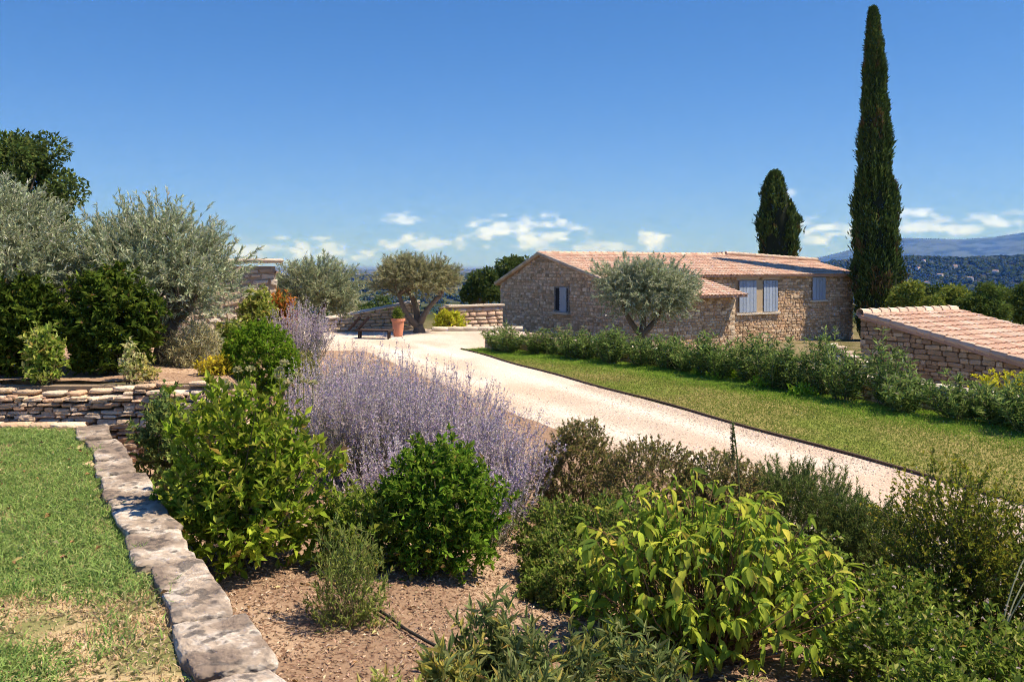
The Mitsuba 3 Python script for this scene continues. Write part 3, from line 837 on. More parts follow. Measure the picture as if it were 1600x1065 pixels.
# the tiled outbuilding at the right
S0 = np.array([9.02, 22.0]); SW = 4.15
SR = lambda v: .36 + .205 * v              # v runs from -7.4 (front eave) to 0 (ridge)
key = thing('stone_outbuilding', 'low stone outbuilding with pink clay tile roof at the right edge of the garden', 'outbuilding')
put(key + '__wall', cat([prism(S0, [(-7.2, -2.6), (-.05, -2.6), (-.05, .26), (-7.2, SR(-7.2) - .1)], .06, SW - .1, (.36, .25, .16))]), 'matte')
rg = rng(61)
SP = [(.50, .34, .21), (.56, .41, .27), (.43, .29, .18), (.60, .46, .32), (.37, .25, .16)]
allst = []
for st in wall_stones(S0 + UE * .03, S0 - VG * 7.1 + UE * .03, lambda t: -1.3, lambda t: SR(-7.1 * t) - .06, .14, rg, (.07, .14), (.14, .42), _CUBE1, SP, 6, .02, .1):
    c = st[0].mean(0)
    inside = 1340 < 800 + F * c[0] / c[1] < 1600 and c[2] > -1.1
    allst.append((0 if inside else 1, c[1], st))
allst.sort(key=lambda a: (a[0], a[1]))
for k, (i_, d_, st) in enumerate(allst[:260]):
    if i_ == 0:
        put(key + '__wall__stone', st, 'stone')
rest = [st for k, (i_, d_, st) in enumerate(allst) if not (k < 260 and i_ == 0)]
if rest:
    put(key + '__wall__rubble', cat(rest), 'stone', smooth=True, kind='stuff')
put(key + '__roof', cat([slab(S0, [(-.1, -7.4, SR(-7.4)), (SW, -7.4, SR(-7.4)), (SW, 0, .36), (-.1, 0, .36)], .09)]), 'matte')
tl = tiles(S0, .1, SW, -7.4, 0, SR, rg, .215, .36)
tl.sort(key=lambda t: 0 if 800 + F * t[0][:, 0].mean() / t[0][:, 1].mean() < 1610 else 1)
for t in tl[:290]:
    put(key + '__roof__tile', t, 'matte')
vt = [tube([hp3(S0, -.02, -7.4 + k * .36, SR(-7.4 + k * .36) + .035), hp3(S0, -.02, -7.0 + k * .36, SR(-7.0 + k * .36) + .02)], [.11, .09], np.asarray((.60, .44, .34)) * rg.uniform(.85, 1.12), 8) for k in range(20)]
vt += [tube([hp3(S0, -.05 + k * .37, 0, .40), hp3(S0, .36 + k * .37, 0, .39)], [.12, .10], np.asarray((.62, .50, .40)) * rg.uniform(.85, 1.15), 8) for k in range(11)]
if tl[290:]:
    vt += tl[290:]
put(key + '__roof__edge_tiles', cat(vt), 'matte', kind='stuff')

# the building behind the olive trees at the left
L0 = np.array([-4.45, 16.0])
key = thing('garden_building', 'tan stone building with flat stone coping behind the olive trees', 'building')
put(key + '__wall', prism(L0, [(0, -.4), (3, -.4), (3, 1.6), (0, 1.6)], -9, 0, (.40, .32, .24)), 'matte')
put(key + '__wall__stones', rubble(L0, UE, -VG, [(-9, -.3), (.03, -.3), (.03, 1.62), (-9, 1.62)], [], rng(62), (.07, .14), (.1, .34), [(.52, .44, .34), (.58, .50, .40), (.45, .36, .27), (.62, .55, .46)]), 'stone', kind='stuff')
put(key + '__wall__end_stones', rubble(L0 + UE * 0, VG, UE, [(-.03, -.3), (3, -.3), (3, 1.62), (-.03, 1.62)], [], rng(63), (.07, .14), (.1, .34)), 'stone', kind='stuff')
rg = rng(64)
for k in range(13):
    v, f = rock(.37, .34, .045, rg, _CUBE1, 6, .08)
    c = L0 + UE * (-.22 - k * .73) + VG * .12
    v = np.stack([c[0] + UE[0] * v[:, 0] + VG[0] * v[:, 1], c[1] + UE[1] * v[:, 0] + VG[1] * v[:, 1], 1.70 + v[:, 2] + rg.normal() * .006], 1)
    put(key + '__coping_stone', (v, f, stone_col(rg, [(.52, .43, .33), (.58, .50, .42)])), 'stone', smooth=True)

# ------------------------------------------------------------------ low walls, hedge wall
key = thing('hedge_wall', 'low pale stone wall running behind the oleander hedge', 'wall')
rg = rng(70)
t = 0.0
while t < HLEN * .93:
    ln = rg.uniform(.45, .8)
    a, b = hedge_pt(t, .75), hedge_pt(t + ln, .75)
    c = (a + b) / 2; d = nrm(b - a); n2 = np.array([-d[1], d[0]])
    top = -.60 + .02 * math.sin(t)
    v, f = rock(np.linalg.norm(b - a) / 2 - .006, .21, .045, rg, _CUBE1, 6, .12)
    put(key + '__coping_stone', (np.stack([c[0] + d[0] * v[:, 0] + n2[0] * v[:, 1], c[1] + d[1] * v[:, 0] + n2[1] * v[:, 1], top + v[:, 2]], 1), f, stone_col(rg, [(.66, .60, .52), (.60, .53, .45)])), 'stone', smooth=True)
    t += ln
low = []
for k in range(24):
    ta, tb = HLEN * .93 * k / 24, HLEN * .93 * (k + 1) / 24
    a, b = hedge_pt(ta, .62), hedge_pt(tb, .62)
    low += wall_stones(a, b, lambda t: -1.1, lambda t: -.64, .16, rg, (.07, .13), (.14, .36), _CUBE1, PALE)
    c = (hedge_pt(ta, .80) + hedge_pt(tb, .80)) / 2; d = b - a
    put(key + '__core', box(c[0], c[1], -1.45, np.linalg.norm(d) + .02, .22, 1.6, math.atan2(d[1], d[0]), (.2, .16, .12)), 'matte')
low.sort(key=lambda s: s[0][:, 1].mean())
for s in low[:200]:
    put(key + '__stone', s, 'stone', smooth=True)
put(key + '__rubble', cat(low[200:]), 'stone', smooth=True, kind='stuff')

key = thing('sloping_wall', 'short stone wall with bright sloping top beside the outbuilding corner', 'wall')
a, b = P(1296, 560, 20.5)[:2], P(1392, 600, 18.2)[:2]
for s in wall_stones(a, b, lambda t: -1.6, lambda t: -.22 - .52 * t, .3, rng(71), (.08, .16), (.2, .45), _CUBE1, [(.66, .58, .48), (.56, .47, .37)]):
    put(key + '__stone', s, 'stone', smooth=True)

key = thing('court_wall', 'pinkish stone wall at the back of the courtyard left of the house', 'wall')
a, b = P(699, 500, 36)[:2], P(783, 500, 37.5)[:2]
for s in wall_stones(a, b, lambda t: -1.1, lambda t: -.12, .3, rng(72), (.14, .22), (.3, .6), _CUBE1, [(.60, .43, .34), (.66, .52, .42), (.55, .40, .32)]):
    put(key + '__stone', s, 'stone', smooth=True)
c = (a + b) / 2
put(key + '__coping', box(c[0], c[1], -.08, np.linalg.norm(b - a) + .1, .45, .07, math.atan2(b[1] - a[1], b[0] - a[0]), (.60, .52, .44)), 'stone')
put(key + '__side_wall', box(a[0] + .1, a[1] + 1.4, -.65, .3, 2.6, 1.0, -.25, (.30, .22, .17)), 'stone')

key = thing('ramp_wall', 'stone wall with a sloping slab top left of the forked olive tree', 'wall')
a, b = np.array([-7.3, 33.6]), np.array([-3.85, 35.2])
for s in wall_stones(a, b, lambda t: -1.1, lambda t: -.52 + .62 * t, .3, rng(73), (.1, .18), (.25, .6), _CUBE1, [(.52, .42, .30), (.46, .37, .26), (.56, .46, .35)]):
    put(key + '__stone', s, 'stone', smooth=True)
rg = rng(74)
for k in range(8):
    t0, t1 = k / 8, (k + 1) / 8
    p, q = a + (b - a) * t0, a + (b - a) * t1
    v, f = rock(.245, .42, .05, rg, _CUBE1, 7, .08)
    d = nrm(b - a); n2 = np.array([-d[1], d[0]]); c = (p + q) / 2 + n2 * .15; zc = -.46 + .62 * (t0 + t1) / 2
    v = np.stack([c[0] + d[0] * v[:, 0] + n2[0] * v[:, 1], c[1] + d[1] * v[:, 0] + n2[1] * v[:, 1], zc + v[:, 2] + v[:, 0] * .17], 1)
    put(key + '__top_slab', (v, f, stone_col(rg, [(.62, .55, .47), (.56, .48, .40)])), 'stone', smooth=True)

key = thing('kerb_stone', 'pale flat kerb stones under the olive tree in the courtyard', 'kerb')
for k in range(6):
    v, f = rock(.36, .16, .1, rg, _CUBE1, 6, .12)
    put(key + '__block', (v + [-2.9 + k * .6, 34.4 + k * .05, -.93], f, stone_col(rg, [(.62, .56, .48)])), 'stone', smooth=True)

# pot, chair
prof = np.array([(0, 0), (.15, 0), (.17, .03), (.23, .5), (.27, .52), (.27, .6), (.24, .6), (.21, .52), (0, .52)])
m = trimesh.creation.revolve(prof, sections=24)
key = thing('terracotta_pot', 'terracotta flower pot standing on the pale courtyard gravel', 'pot')
pp = G(622, 525, -1.0)
put(key, (np.array(m.vertices) * [1, 1, 1.1] + pp, np.array(m.faces), np.array([.56, .24, .15])), 'matte', smooth=40 if False else False)
key = thing('potted_plant', 'small dark leafy plant growing in the terracotta pot', 'plant')
shrub(key, pp + [0, 0, .55], (.22, .22), .55, 60, 12, .09, .03, [(.06, .10, .03), (.10, .15, .04)], [2, 1], 90, stems=6)
key = thing('deck_chair', 'dark wooden reclining deck chair beside the terracotta pot', 'deck chair')
dk = np.array([.05, .035, .03])
o = G(585, 528, -1.0)
put(key + '__seat', box(o[0], o[1], -.72, 1.3, .55, .06, -.25, dk), 'matte')
for dx in (-.55, .55):
    for dy in (-.2, .2):
        put(key + '__leg', box(o[0] + dx, o[1] + dy - dx * .25, -.87, .06, .06, .27, 0, dk), 'matte')
for k in range(2):
    put(key + '__backrest', tube([[o[0] - .62 - k * .34, o[1] + .1 * k, -.72], [o[0] - .18 - k * .34, o[1] + .1 * k, -.22]], .055, dk, 6), 'matte')

# irrigation hose
key = thing('drip_hose', 'thin dark irrigation hose lying across the bark mulch', 'hose')
hx = np.array([(-1.35, 5.75), (-1.0, 5.3), (-.72, 4.98), (-.52, 4.72), (-.33, 4.55), (-.05, 4.35), (.4, 4.3), (.9, 4.5), (1.25, 4.62), (1.5, 4.3), (1.62, 4.05), (1.75, 3.6)])
tt = np.linspace(0, len(hx) - 1, 70)
hq = np.column_stack([np.interp(tt, range(len(hx)), hx[:, 0]), np.interp(tt, range(len(hx)), hx[:, 1])])
hq = np.column_stack([np.convolve(np.pad(hq[:, k], 3, mode='edge'), np.ones(7) / 7, 'valid') for k in range(2)])
put(key, tube(np.column_stack([hq, bed_z(hq[:, 0], hq[:, 1]) + .022]), .009, (.03, .03, .03), 6), 'matte', smooth=True)

# ------------------------------------------------------------------ trees
BARK = (.16, .13, .10)


def olive(label, base, crown, rad, forks, seed, twigs=520, per=26, L=.065, W=.014, r0=.13, group=None, name='olive_tree', cols=None, wts=None, clumps=26, twl=.33, upw=.6):
    rg = rng(seed)
    key = thing(name, label, 'olive tree', group)
    base, crown, rad = (np.asarray(a, float) for a in (base, crown, rad))
    fork = np.asarray(forks[0], float)
    tr = [tube(curve(base - [0, 0, .08], fork, rg.normal(size=3) * .04 * np.linalg.norm(fork - base), 7), np.linspace(r0 * 1.35, r0 * .85, 7) * rg.uniform(.88, 1.12, 7), BARK, 9)]
    dirs = sphere_dirs(clumps, rg, -.85)
    cc = crown + dirs * rad * (rg.uniform(.45, .82, clumps) * lumps(dirs, seed, .25))[:, None]
    limbs = []
    ends = [np.asarray(f, float) for f in forks[1:]]
    for e in ends:
        tr.append(tube(curve(fork - [0, 0, r0 * .4], e, rg.normal(size=3) * .06 * np.linalg.norm(e - fork), 7), np.linspace(r0 * .72, r0 * .42, 7) * rg.uniform(.9, 1.1, 7), BARK, 7))
    for c in cc:
        e = ends[int(np.argmin([np.linalg.norm(c - q) for q in ends]))]
        tr.append(tube(curve(e, c, rg.normal(size=3) * .08, 5), np.linspace(r0 * .30, r0 * .07, 5), BARK, 5))
    put(key + '__trunk', cat(tr), 'bark', smooth=True)
    k = rg.integers(clumps, size=twigs)
    rc = rad.mean() * .42
    dd = sphere_dirs(twigs, rg, -.6)
    root = cc[k] + dd * rc * rg.uniform(.2, 1.0, (twigs, 1)) * np.array([1, 1, .8])
    out = nrm(dd * .7 + nrm(root - crown) * .5 + [0, 0, upw] + rg.normal(size=(twigs, 3)) * .3)
    tl = twl * rg.uniform(.5, 1.35, twigs)
    tip = root + out * tl[:, None] + np.array([0, 0, -1]) * (tl[:, None] ** 2) * .15
    u = rg.uniform(.0, 1, (twigs, per))
    pos = root[:, None] + (tip - root)[:, None] * u[..., None]
    ld = nrm(out[:, None] * 1.0 + rg.normal(size=(twigs, per, 3)) * .5)
    n = twigs * per
    col = tint(cols or [(.39, .45, .29), (.51, .56, .41), (.28, .33, .19), (.62, .65, .53)], wts or [4, 3, 3, 1.5], n, rg, .22)
    s = rg.uniform(.7, 1.25, n)
    lv = leaves(pos.reshape(-1, 3), ld.reshape(-1, 3), L * s, W * s, col, rg, fold=.2, droop=.06)
    put(key + '__crown', lv, 'leaf_dull')
    put(key + '__twig', sticks(root, tip, np.full(twigs, r0 * .035), (.22, .19, .14), rg, .05, 1), 'bark')


olive('largest silvery olive tree at the left with a gnarled leaning trunk', (-4.36, 10.6, UB), (-4.52, 10.7, 1.42), (1.05, .9, .78),
      [(-4.22, 10.6, .92), (-4.7, 10.5, 1.35), (-4.1, 10.8, 1.35), (-4.4, 10.9, 1.4), (-3.95, 10.5, 1.1)], 101, 1750, 30, .072, .0155, .095, clumps=52)
olive('silvery olive tree cut off by the left edge of the picture', (-6.0, 10.0, UB), (-5.95, 10.0, 1.75), (.72, .8, .72),
      [(-5.95, 10.0, 1.0), (-6.2, 10.0, 1.4), (-5.7, 10.1, 1.45)], 102, 1100, 30, .07, .0145, .09)
olive('pale silvery olive bush behind the back lavender and the orange shrub', P(492, 530, 20), P(492, 452, 20.2), (.95, .8, .72),
      [P(492, 500, 20), P(470, 470, 20), P(515, 470, 20)], 103, 900, 24, .10, .022, .09, cols=[(.36, .42, .26), (.48, .52, .36), (.26, .31, .18)], wts=[3, 2, 2])
olive('forked olive tree with a dark V shaped trunk in the courtyard', (-3.66, 33.6, -1.0), P(654, 438, 33.7), (1.75, 1.4, .62),
      [P(654, 507, 33.6), P(624, 462, 33.4), P(690, 460, 33.7), P(640, 456, 34)], 104, 1300, 26, .15, .034, .20, clumps=34, twl=.5, upw=.5,
      cols=[(.36, .37, .20), (.45, .45, .29), (.26, .27, .14)], wts=[3, 2, 2])
olive('round olive tree standing in front of the stone house', P(1003, 600, 27), P(1006, 456, 27.2), (1.60, 1.4, .98),
      [P(1002, 520, 27), P(975, 482, 27), P(1035, 482, 27.2), P(1005, 475, 27.4)], 105, 1900, 26, .12, .030, .15, clumps=60, twl=.40, upw=.25)


def cypress(label, x, y, z0, prof, seed, n, L, W, lump=.12, cols=((.075, .125, .04), (.11, .175, .05), (.05, .085, .034), (.19, .24, .07))):
    """prof: (height above z0, half width, shift)."""
    rg = rng(seed)
    key = thing('cypress_tree', label, 'cypress')
    prof = np.array(prof, float)
    H = prof[-1, 0]
    hgt = H * (1 - rg.uniform(0, 1, n) ** .72 * .995)
    hgt = np.where(rg.uniform(size=n) < .4, rg.uniform(.05, H, n), H - hgt)
    w = np.interp(hgt, prof[:, 0], prof[:, 1]); sh = np.interp(hgt, prof[:, 0], prof[:, 2])
    a = rg.uniform(0, 2 * np.pi, n)
    q = np.stack([np.cos(a) * 2.6, np.sin(a) * 2.6, hgt * .75], 1)
    m = meshkit.fbm(q + seed, 3, 5); m2 = meshkit.fbm(np.stack([np.cos(a) * 4.5, np.sin(a) * 4.5, hgt * .55], 1) + 9, 2, 6)
    r = w * (1 - lump * 1.3 + lump * 2.2 * (m - .5) + lump * 3.4 * (m2 - .5)) * (1 - .25 * rg.uniform(0, 1, n) ** 2)
    stray = rg.uniform(size=n) < .05
    r = r * np.where(stray, 1.2, 1)
    p = np.stack([x + sh + np.cos(a) * r, y + np.sin(a) * r, z0 + hgt], 1)
    d = nrm(np.stack([np.cos(a) * .42, np.sin(a) * .42, np.ones(n)], 1) + rg.normal(size=(n, 3)) * .28)
    s = rg.uniform(.6, 1.3, n)
    col = tint(cols, [4, 3, 3, 1], n, rg, .3)
    brown = meshkit.fbm(q * .8 + 40, 3, 9) > .66
    col[brown & (rg.uniform(size=n) < .6)] = (.15, .11, .055)
    lv = leaves(p, d, L * s, W * s, col, rg, fold=.5, droop=.0, waist=.5)
    put(key + '__crown', lv, 'leaf_dull')
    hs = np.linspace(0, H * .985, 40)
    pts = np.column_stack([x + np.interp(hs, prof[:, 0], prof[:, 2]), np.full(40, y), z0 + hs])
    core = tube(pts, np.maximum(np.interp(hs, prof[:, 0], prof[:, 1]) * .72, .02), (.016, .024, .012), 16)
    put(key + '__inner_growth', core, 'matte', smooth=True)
    put(key + '__trunk', tube([[x, y, z0 - .5], [x, y, z0 + H * .5]], [.28, .12], BARK, 8), 'bark', smooth=True)


k = 28.6
cy = [(0, .9, .0), (.6, 1.25, .0), (2.0, 1.38, 0), (3.2, 1.46, .02), (4.6, 1.42, .0), (5.9, 1.40, -.10), (7.2, 1.20, -.08), (9.5, 1.02, -.08), (12.0, .84, -.12), (14.5, .62, -.14), (16.6, .38, -.18), (17.7, .22, -.2), (18.5, .03, -.22)]
cypress('very tall slender dark cypress at the right end of the house', 19.72, 45.95, -2.5, [(a_ * .968, b_ * .988, c_) for a_, b_, c_ in cy], 201, 70000, .30, .075, .22)
cy2 = [(0, 1.4, 0), (4, 1.6, 0), (6, 1.65, .1), (7.5, 1.45, 0), (9, 1.05, -.1), (10, .6, -.2), (10.5, .1, -.2)]
cypress('short stout dark cypress rising behind the house roof', 18.1, 58, -2.6, cy2, 202, 26000, .36, .10, .30)


def clump_tree(name, label, category, base, crown, rad, seed, clumps, n, L, W, cols, wts, group=None, r0=.2, rc=.33, bsdf='leaf_dull', up=.2):
    """A broad-leaved tree: tapered trunk with limbs, leaves in separate clumps."""
    rg = rng(seed)
    key = thing(name, label, category, group)
    base, crown, rad = (np.asarray(a, float) for a in (base, crown, rad))
    dirs = sphere_dirs(clumps, rg, -.7)
    cc = crown + dirs * rad * (rg.uniform(.35, .85, clumps) * lumps(dirs, seed, .3))[:, None]
    fork = base + (crown - base) * .55
    tr = [tube(curve(base - [0, 0, .2], fork, rg.normal(size=3) * .1, 7), np.linspace(r0 * 1.3, r0 * .8, 7), BARK, 9)]
    for c in cc:
        tr.append(tube(curve(fork - [0, 0, .1], c, rg.normal(size=3) * .15, 5), np.linspace(r0 * .4, r0 * .06, 5), BARK, 5))
    put(key + '__trunk', cat(tr), 'bark', smooth=True)
    k = rg.integers(clumps, size=n)
    cr = rad.mean() * rc * rg.uniform(.7, 1.3, clumps)
    dd = sphere_dirs(n, rg)
    p = cc[k] + dd * (cr[k] * (1 - .6 * rg.uniform(0, 1, n) ** 2))[:, None] * np.array([1, 1, .8])
    d = nrm(dd + rg.normal(size=(n, 3)) * .7 + [0, 0, up])
    s = rg.uniform(.6, 1.3, n)
    put(key + '__crown', leaves(p, d, L * s, W * s, tint(cols, wts, n, rg, .28), rg, fold=.25, droop=.15), bsdf)


DARK = [(.08, .13, .036), (.12, .175, .05), (.055, .085, .03), (.18, .22, .065)]
clump_tree('oak_tree', 'dark oak tree rising behind the olives at the left edge', 'oak tree', (-17.0, 30, -1), P(20, 310, 30), (2.7, 2.4, 2.6), 301, 44, 22000, .17, .10, DARK, [3, 3, 2, 1], r0=.25, rc=.30)
clump_tree('garden_tree', 'dark green tree behind the courtyard wall nearest the house gable', 'tree', P(800, 520, 60), P(806, 446, 60), (2.2, 1.8, 2.0), 302, 26, 12000, .24, .13, DARK, [3, 3, 2, 1], rc=.36)
clump_tree('garden_tree', 'lower dark green tree right of the forked olive', 'tree', P(750, 520, 56), P(752, 452, 56), (1.5, 1.5, 1.35), 303, 20, 9000, .22, .12, DARK, [3, 3, 2, 1], rc=.36)
MID = [(.12, .18, .045), (.16, .22, .055), (.09, .13, .035)]
YEL = [(.24, .30, .06), (.32, .36, .09), (.16, .21, .045)]
for k, (px, py, dep, rx, rz, c, lab) in enumerate(((1430, 470, 36, 1.0, .95, YEL, 'yellow green bushy tree directly right of the tall cypress'),
                                                 (1482, 472, 38, 1.1, 1.0, YEL, 'yellow green bushy tree behind the outbuilding roof peak'),
                                                 (1545, 478, 36, 1.2, 1.05, MID, 'dark green bushy tree behind the right slope of the outbuilding roof'),
                                                 (1612, 470, 40, 1.4, 1.2, MID, 'dark green bushy tree at the right picture edge beyond the outbuilding'))):
    c0 = P(px, py, dep)
    clump_tree('bushy_tree', lab, 'tree', (c0[0], c0[1], -3.0), c0 - [0, 0, .2], (rx, 1.1, rz), 310 + k, 20, 8000, .17, .08, c, [3, 2, 2, 1][:len(c)], r0=.1, rc=.38)
for k, (px, py, dep, rx, rz) in enumerate(((1455, 448, 75, 2.6, 1.6), (1530, 455, 80, 3.0, 1.7), (600, 470, 70, 2.4, 1.3), (560, 478, 60, 2.0, 1.0), (540, 476, 75, 2.6, 1.1))):
    c0 = P(px, py + 26, dep)
    clump_tree('slope_tree', ('dark treetop beyond the yellow green trees by the cypress', 'dark treetop beyond the right part of the outbuilding roof', 'dark tree on the slope just left of the forked olive', 'dark slope tree between pale olive bush and forked olive', 'leftmost dark slope tree behind the pale olive bush')[k], 'tree', (c0[0], c0[1], -6), c0, (rx, 2, rz), 330 + k, 18, 5000, .30, .15, DARK, [3, 3, 2, 1], group='dark trees on the slope below the garden', rc=.38)

# ------------------------------------------------------------------ hedge of oleanders
ts = np.concatenate([np.linspace(.2, HLEN * .80, 24)])
OLE = [(.17, .26, .08), (.25, .36, .11), (.34, .44, .15), (.11, .17, .055)]
words = ['second', 'third', 'fourth', 'fifth', 'sixth', 'seventh', 'eighth', 'ninth', 'tenth', 'eleventh', 'twelfth', 'thirteenth', 'fourteenth', 'fifteenth', 'sixteenth', 'seventeenth', 'eighteenth', 'nineteenth', 'twentieth', 'twenty-first', 'twenty-second', 'twenty-third']
for k, t in enumerate(ts):
    rg = rng(400 + k)
    lab = 'oleander shrub nearest the courtyard at the far left end of the hedge' if k == 0 else 'oleander shrub at the near right end of the hedge' if k == len(ts) - 1 else f'{words[k - 1]} oleander shrub of the hedge counted from the courtyard end'
    key = thing('oleander', lab, 'oleander', 'oleander shrubs along the low wall')
    h = (rg.uniform(.75, 1.2) if k > 7 else rg.uniform(.75, 1.0)) * (.62 if k in (20, 22) else 1.08 if 12 < k < 20 else .9)
    if k in (7, 8, 9):
        h *= 1.12
    p = hedge_pt(t + rg.normal() * .12, .12 + rg.normal() * .12)
    z = -1.0
    ns = 32; rad = rg.uniform(.50, .68)
    th = rg.uniform(0, 2 * np.pi, ns); rr_ = rad * np.sqrt(rg.uniform(0, 1, ns))
    hh = h * (1.05 - .4 * (rr_ / rad) ** 2) * rg.uniform(.7, 1.1, ns)
    tip = np.column_stack([p[0] + np.cos(th) * rr_, p[1] + np.sin(th) * rr_, z + hh])
    root = np.column_stack([p[0] + np.cos(th) * rr_ * .3, p[1] + np.sin(th) * rr_ * .3, np.full(ns, z - .02)])
    per = 36
    u = rg.uniform(.12, 1.0, (ns, per))
    pos = root[:, None] + (tip - root)[:, None] * u[..., None]
    d = nrm(rg.normal(size=(ns, per, 3)) * np.array([1, 1, .4]) + np.array([0, 0, .75]))
    n = ns * per
    col = tint(OLE, [3, 3, 1.5, 2], n, rg, .25)
    if k < 6:
        pal = (u.reshape(-1) > .75) & (rg.uniform(size=n) < .35)
        col[pal] = tint([(.30, .30, .14), (.36, .34, .20)], [1, 1], pal.sum(), rg, .2)
    elif k > 14:
        pal = (u.reshape(-1) > .85) & (rg.uniform(size=n) < .12)
        col[pal] = tint([(.34, .38, .25)], [1], pal.sum(), rg, .2)
    s = rg.uniform(.7, 1.25, n)
    put(key + '__foliage', leaves(pos.reshape(-1, 3), d.reshape(-1, 3), .145 * s, .034 * s, col, rg, fold=.2, droop=.15), 'leaf')
    put(key + '__stem', sticks(root, tip, np.full(ns, .008), (.16, .15, .09), rg, .06, 3), 'bark')

# weeds at the hedge's foot, yellow shrub behind the wall
for k, (px, py, r_, h) in enumerate(((1130, 592, .4, .28), (1195, 606, .45, .3), (1255, 618, .35, .25), (1100, 586, .3, .22))):
    p = G(px, py, -1.0)
    key = thing('weed_clump', ('bright green weeds at the hedge foot, second patch from the left', 'bright green weeds at the hedge foot, third patch from the left', 'bright green weeds at the hedge foot, nearest the right', 'smallest patch of bright weeds at the hedge foot, leftmost')[k], 'weeds', 'bright weeds along the hedge foot')
    shrub(key, p, (r_, r_ * .7), h, 90, 9, .07, .03, [(.13, .24, .03), (.17, .29, .05)], [1, 1], 440 + k, stems=10, low=-.2)
key = thing('yellow_shrub', 'clipped golden yellow shrub behind the low wall under the outbuilding', 'shrub')
shrub(key, (9.05, 15.6, -1.1), (.75, .4), .9, 200, 14, .05, .03, [(.36, .30, .03), (.30, .27, .03), (.42, .36, .06)], [2, 1, 1], 450, low=-.3)
key = thing('young_shrub', 'bright yellow green shrubs growing under the courtyard olive', 'shrub')
shrub(key, (-2.6, 35.6, -.95), (.75, .5), .75, 150, 12, .12, .05, [(.26, .30, .04), (.32, .33, .06), (.18, .24, .04)], [2, 1, 1], 451)


def bz(x, y):
    return float(bed_z(np.array([x]), np.array([y]))[0])


# ------------------------------------------------------------------ plants of the upper bed
LAUREL = [(.032, .055, .013), (.05, .085, .018), (.075, .12, .026)]
for px, dep, rx, h, lab, sd in ((172, 9.75, .58, 1.22, 'big dark green laurel bush left of the olive trunk', 501), (38, 9.7, .44, 1.12, 'dark green laurel bush at the left edge behind the small pale bush', 502), (-60, 9.7, .46, 1.15, 'dark green laurel bush mostly beyond the left edge', 503)):
    p = P(px, 500, dep)
    key = thing('laurel_bush', lab, 'bush', None)
    shrub(key, (p[0], p[1], UB), (rx, .42), h + .06, 520, 22, .075, .032, LAUREL, [3, 3, 1.5], sd, low=-.75, lump=.25, shell=.45, young=(.13, .20, .035), twig=.2)
key = thing('small_bush', 'small pale green leafy bush on the terrace wall at the left', 'bush')
shrub(key, P(70, 590, 9.1) * [1, 1, 0] + [0, 0, UB], (.22, .2), .66, 130, 14, .06, .030, [(.11, .17, .045), (.16, .22, .07), (.24, .27, .14)], [3, 2, 1], 504, low=-.6)
key = thing('rose_plant', 'thin young rose with whitish leaves in front of the laurel bush', 'rose')
shrub(key, P(203, 590, 9.15) * [1, 1, 0] + [0, 0, UB], (.15, .13), .50, 26, 10, .05, .028, [(.20, .25, .13), (.30, .32, .22)], [1, 1], 505, low=-.2, stems=6)
key = thing('rose_plant', 'scrappy low plant with pale leaves beside the olive trunk', 'rose')
shrub(key, P(232, 590, 9.25) * [1, 1, 0] + [0, 0, UB], (.16, .13), .26, 24, 10, .045, .025, [(.24, .25, .12), (.30, .26, .15)], [1, 1], 506, low=-.2, stems=6)
key = thing('grey_shrub', 'soft silver grey shrub right of the olive trunk', 'shrub')
shrub(key, P(303, 590, 10.4) * [1, 1, 0] + [0, 0, UB], (.40, .35), .62, 420, 22, .045, .007, [(.26, .26, .21), (.34, .33, .29), (.19, .20, .15)], [3, 2, 2], 507, twig=.3, lump=.2, low=-.4, rise=.8, bsdf='leaf_dull')
key = thing('golden_plant', 'low golden orange plant between grey shrub and round box bush', 'plant')
shrub(key, P(340, 585, 9.7) * [1, 1, 0] + [0, 0, UB], (.26, .2), .26, 120, 12, .04, .018, [(.34, .25, .03), (.26, .24, .04), (.40, .22, .04)], [2, 2, 1], 508, low=-.2)
key = thing('box_bush', 'round clipped bright green box bush below the olive tree', 'bush')
shrub(key, (-2.97, 10.0, bz(-2.97, 10.0)), (.46, .43), .98 - bz(-2.97, 10.0), 900, 20, .034, .018, [(.075, .15, .018), (.11, .20, .025), (.05, .10, .015)], [3, 3, 2], 509, low=-.85, lump=.08, shell=.72, twig=.12, young=(.20, .31, .035))
key = thing('nandina_shrub', 'shrub with orange red foliage beside the building corner', 'shrub')
shrub(key, P(441, 500, 14.2) * [1, 1, 0] + [0, 0, UB], (.26, .22), .92, 150, 16, .075, .022, [(.34, .10, .035), (.26, .12, .04), (.10, .13, .04), (.40, .16, .05)], [3, 2, 2, 1], 510)
key = thing('leafy_shrub', 'pale leafed shrub in front of the building between olive and orange shrub', 'shrub')
shrub(key, P(402, 500, 13.6) * [1, 1, 0] + [0, 0, UB], (.34, .3), .95, 200, 16, .07, .03, [(.15, .20, .06), (.22, .25, .10), (.10, .14, .04)], [2, 2, 2], 511)
key = thing('leafy_shrub', 'small broad green shrub half hidden behind the round box bush', 'shrub')
shrub(key, (-3.75, 11.4, UB), (.3, .3), .55, 150, 14, .06, .025, [(.12, .17, .05), (.18, .2, .08)], [2, 1], 512)

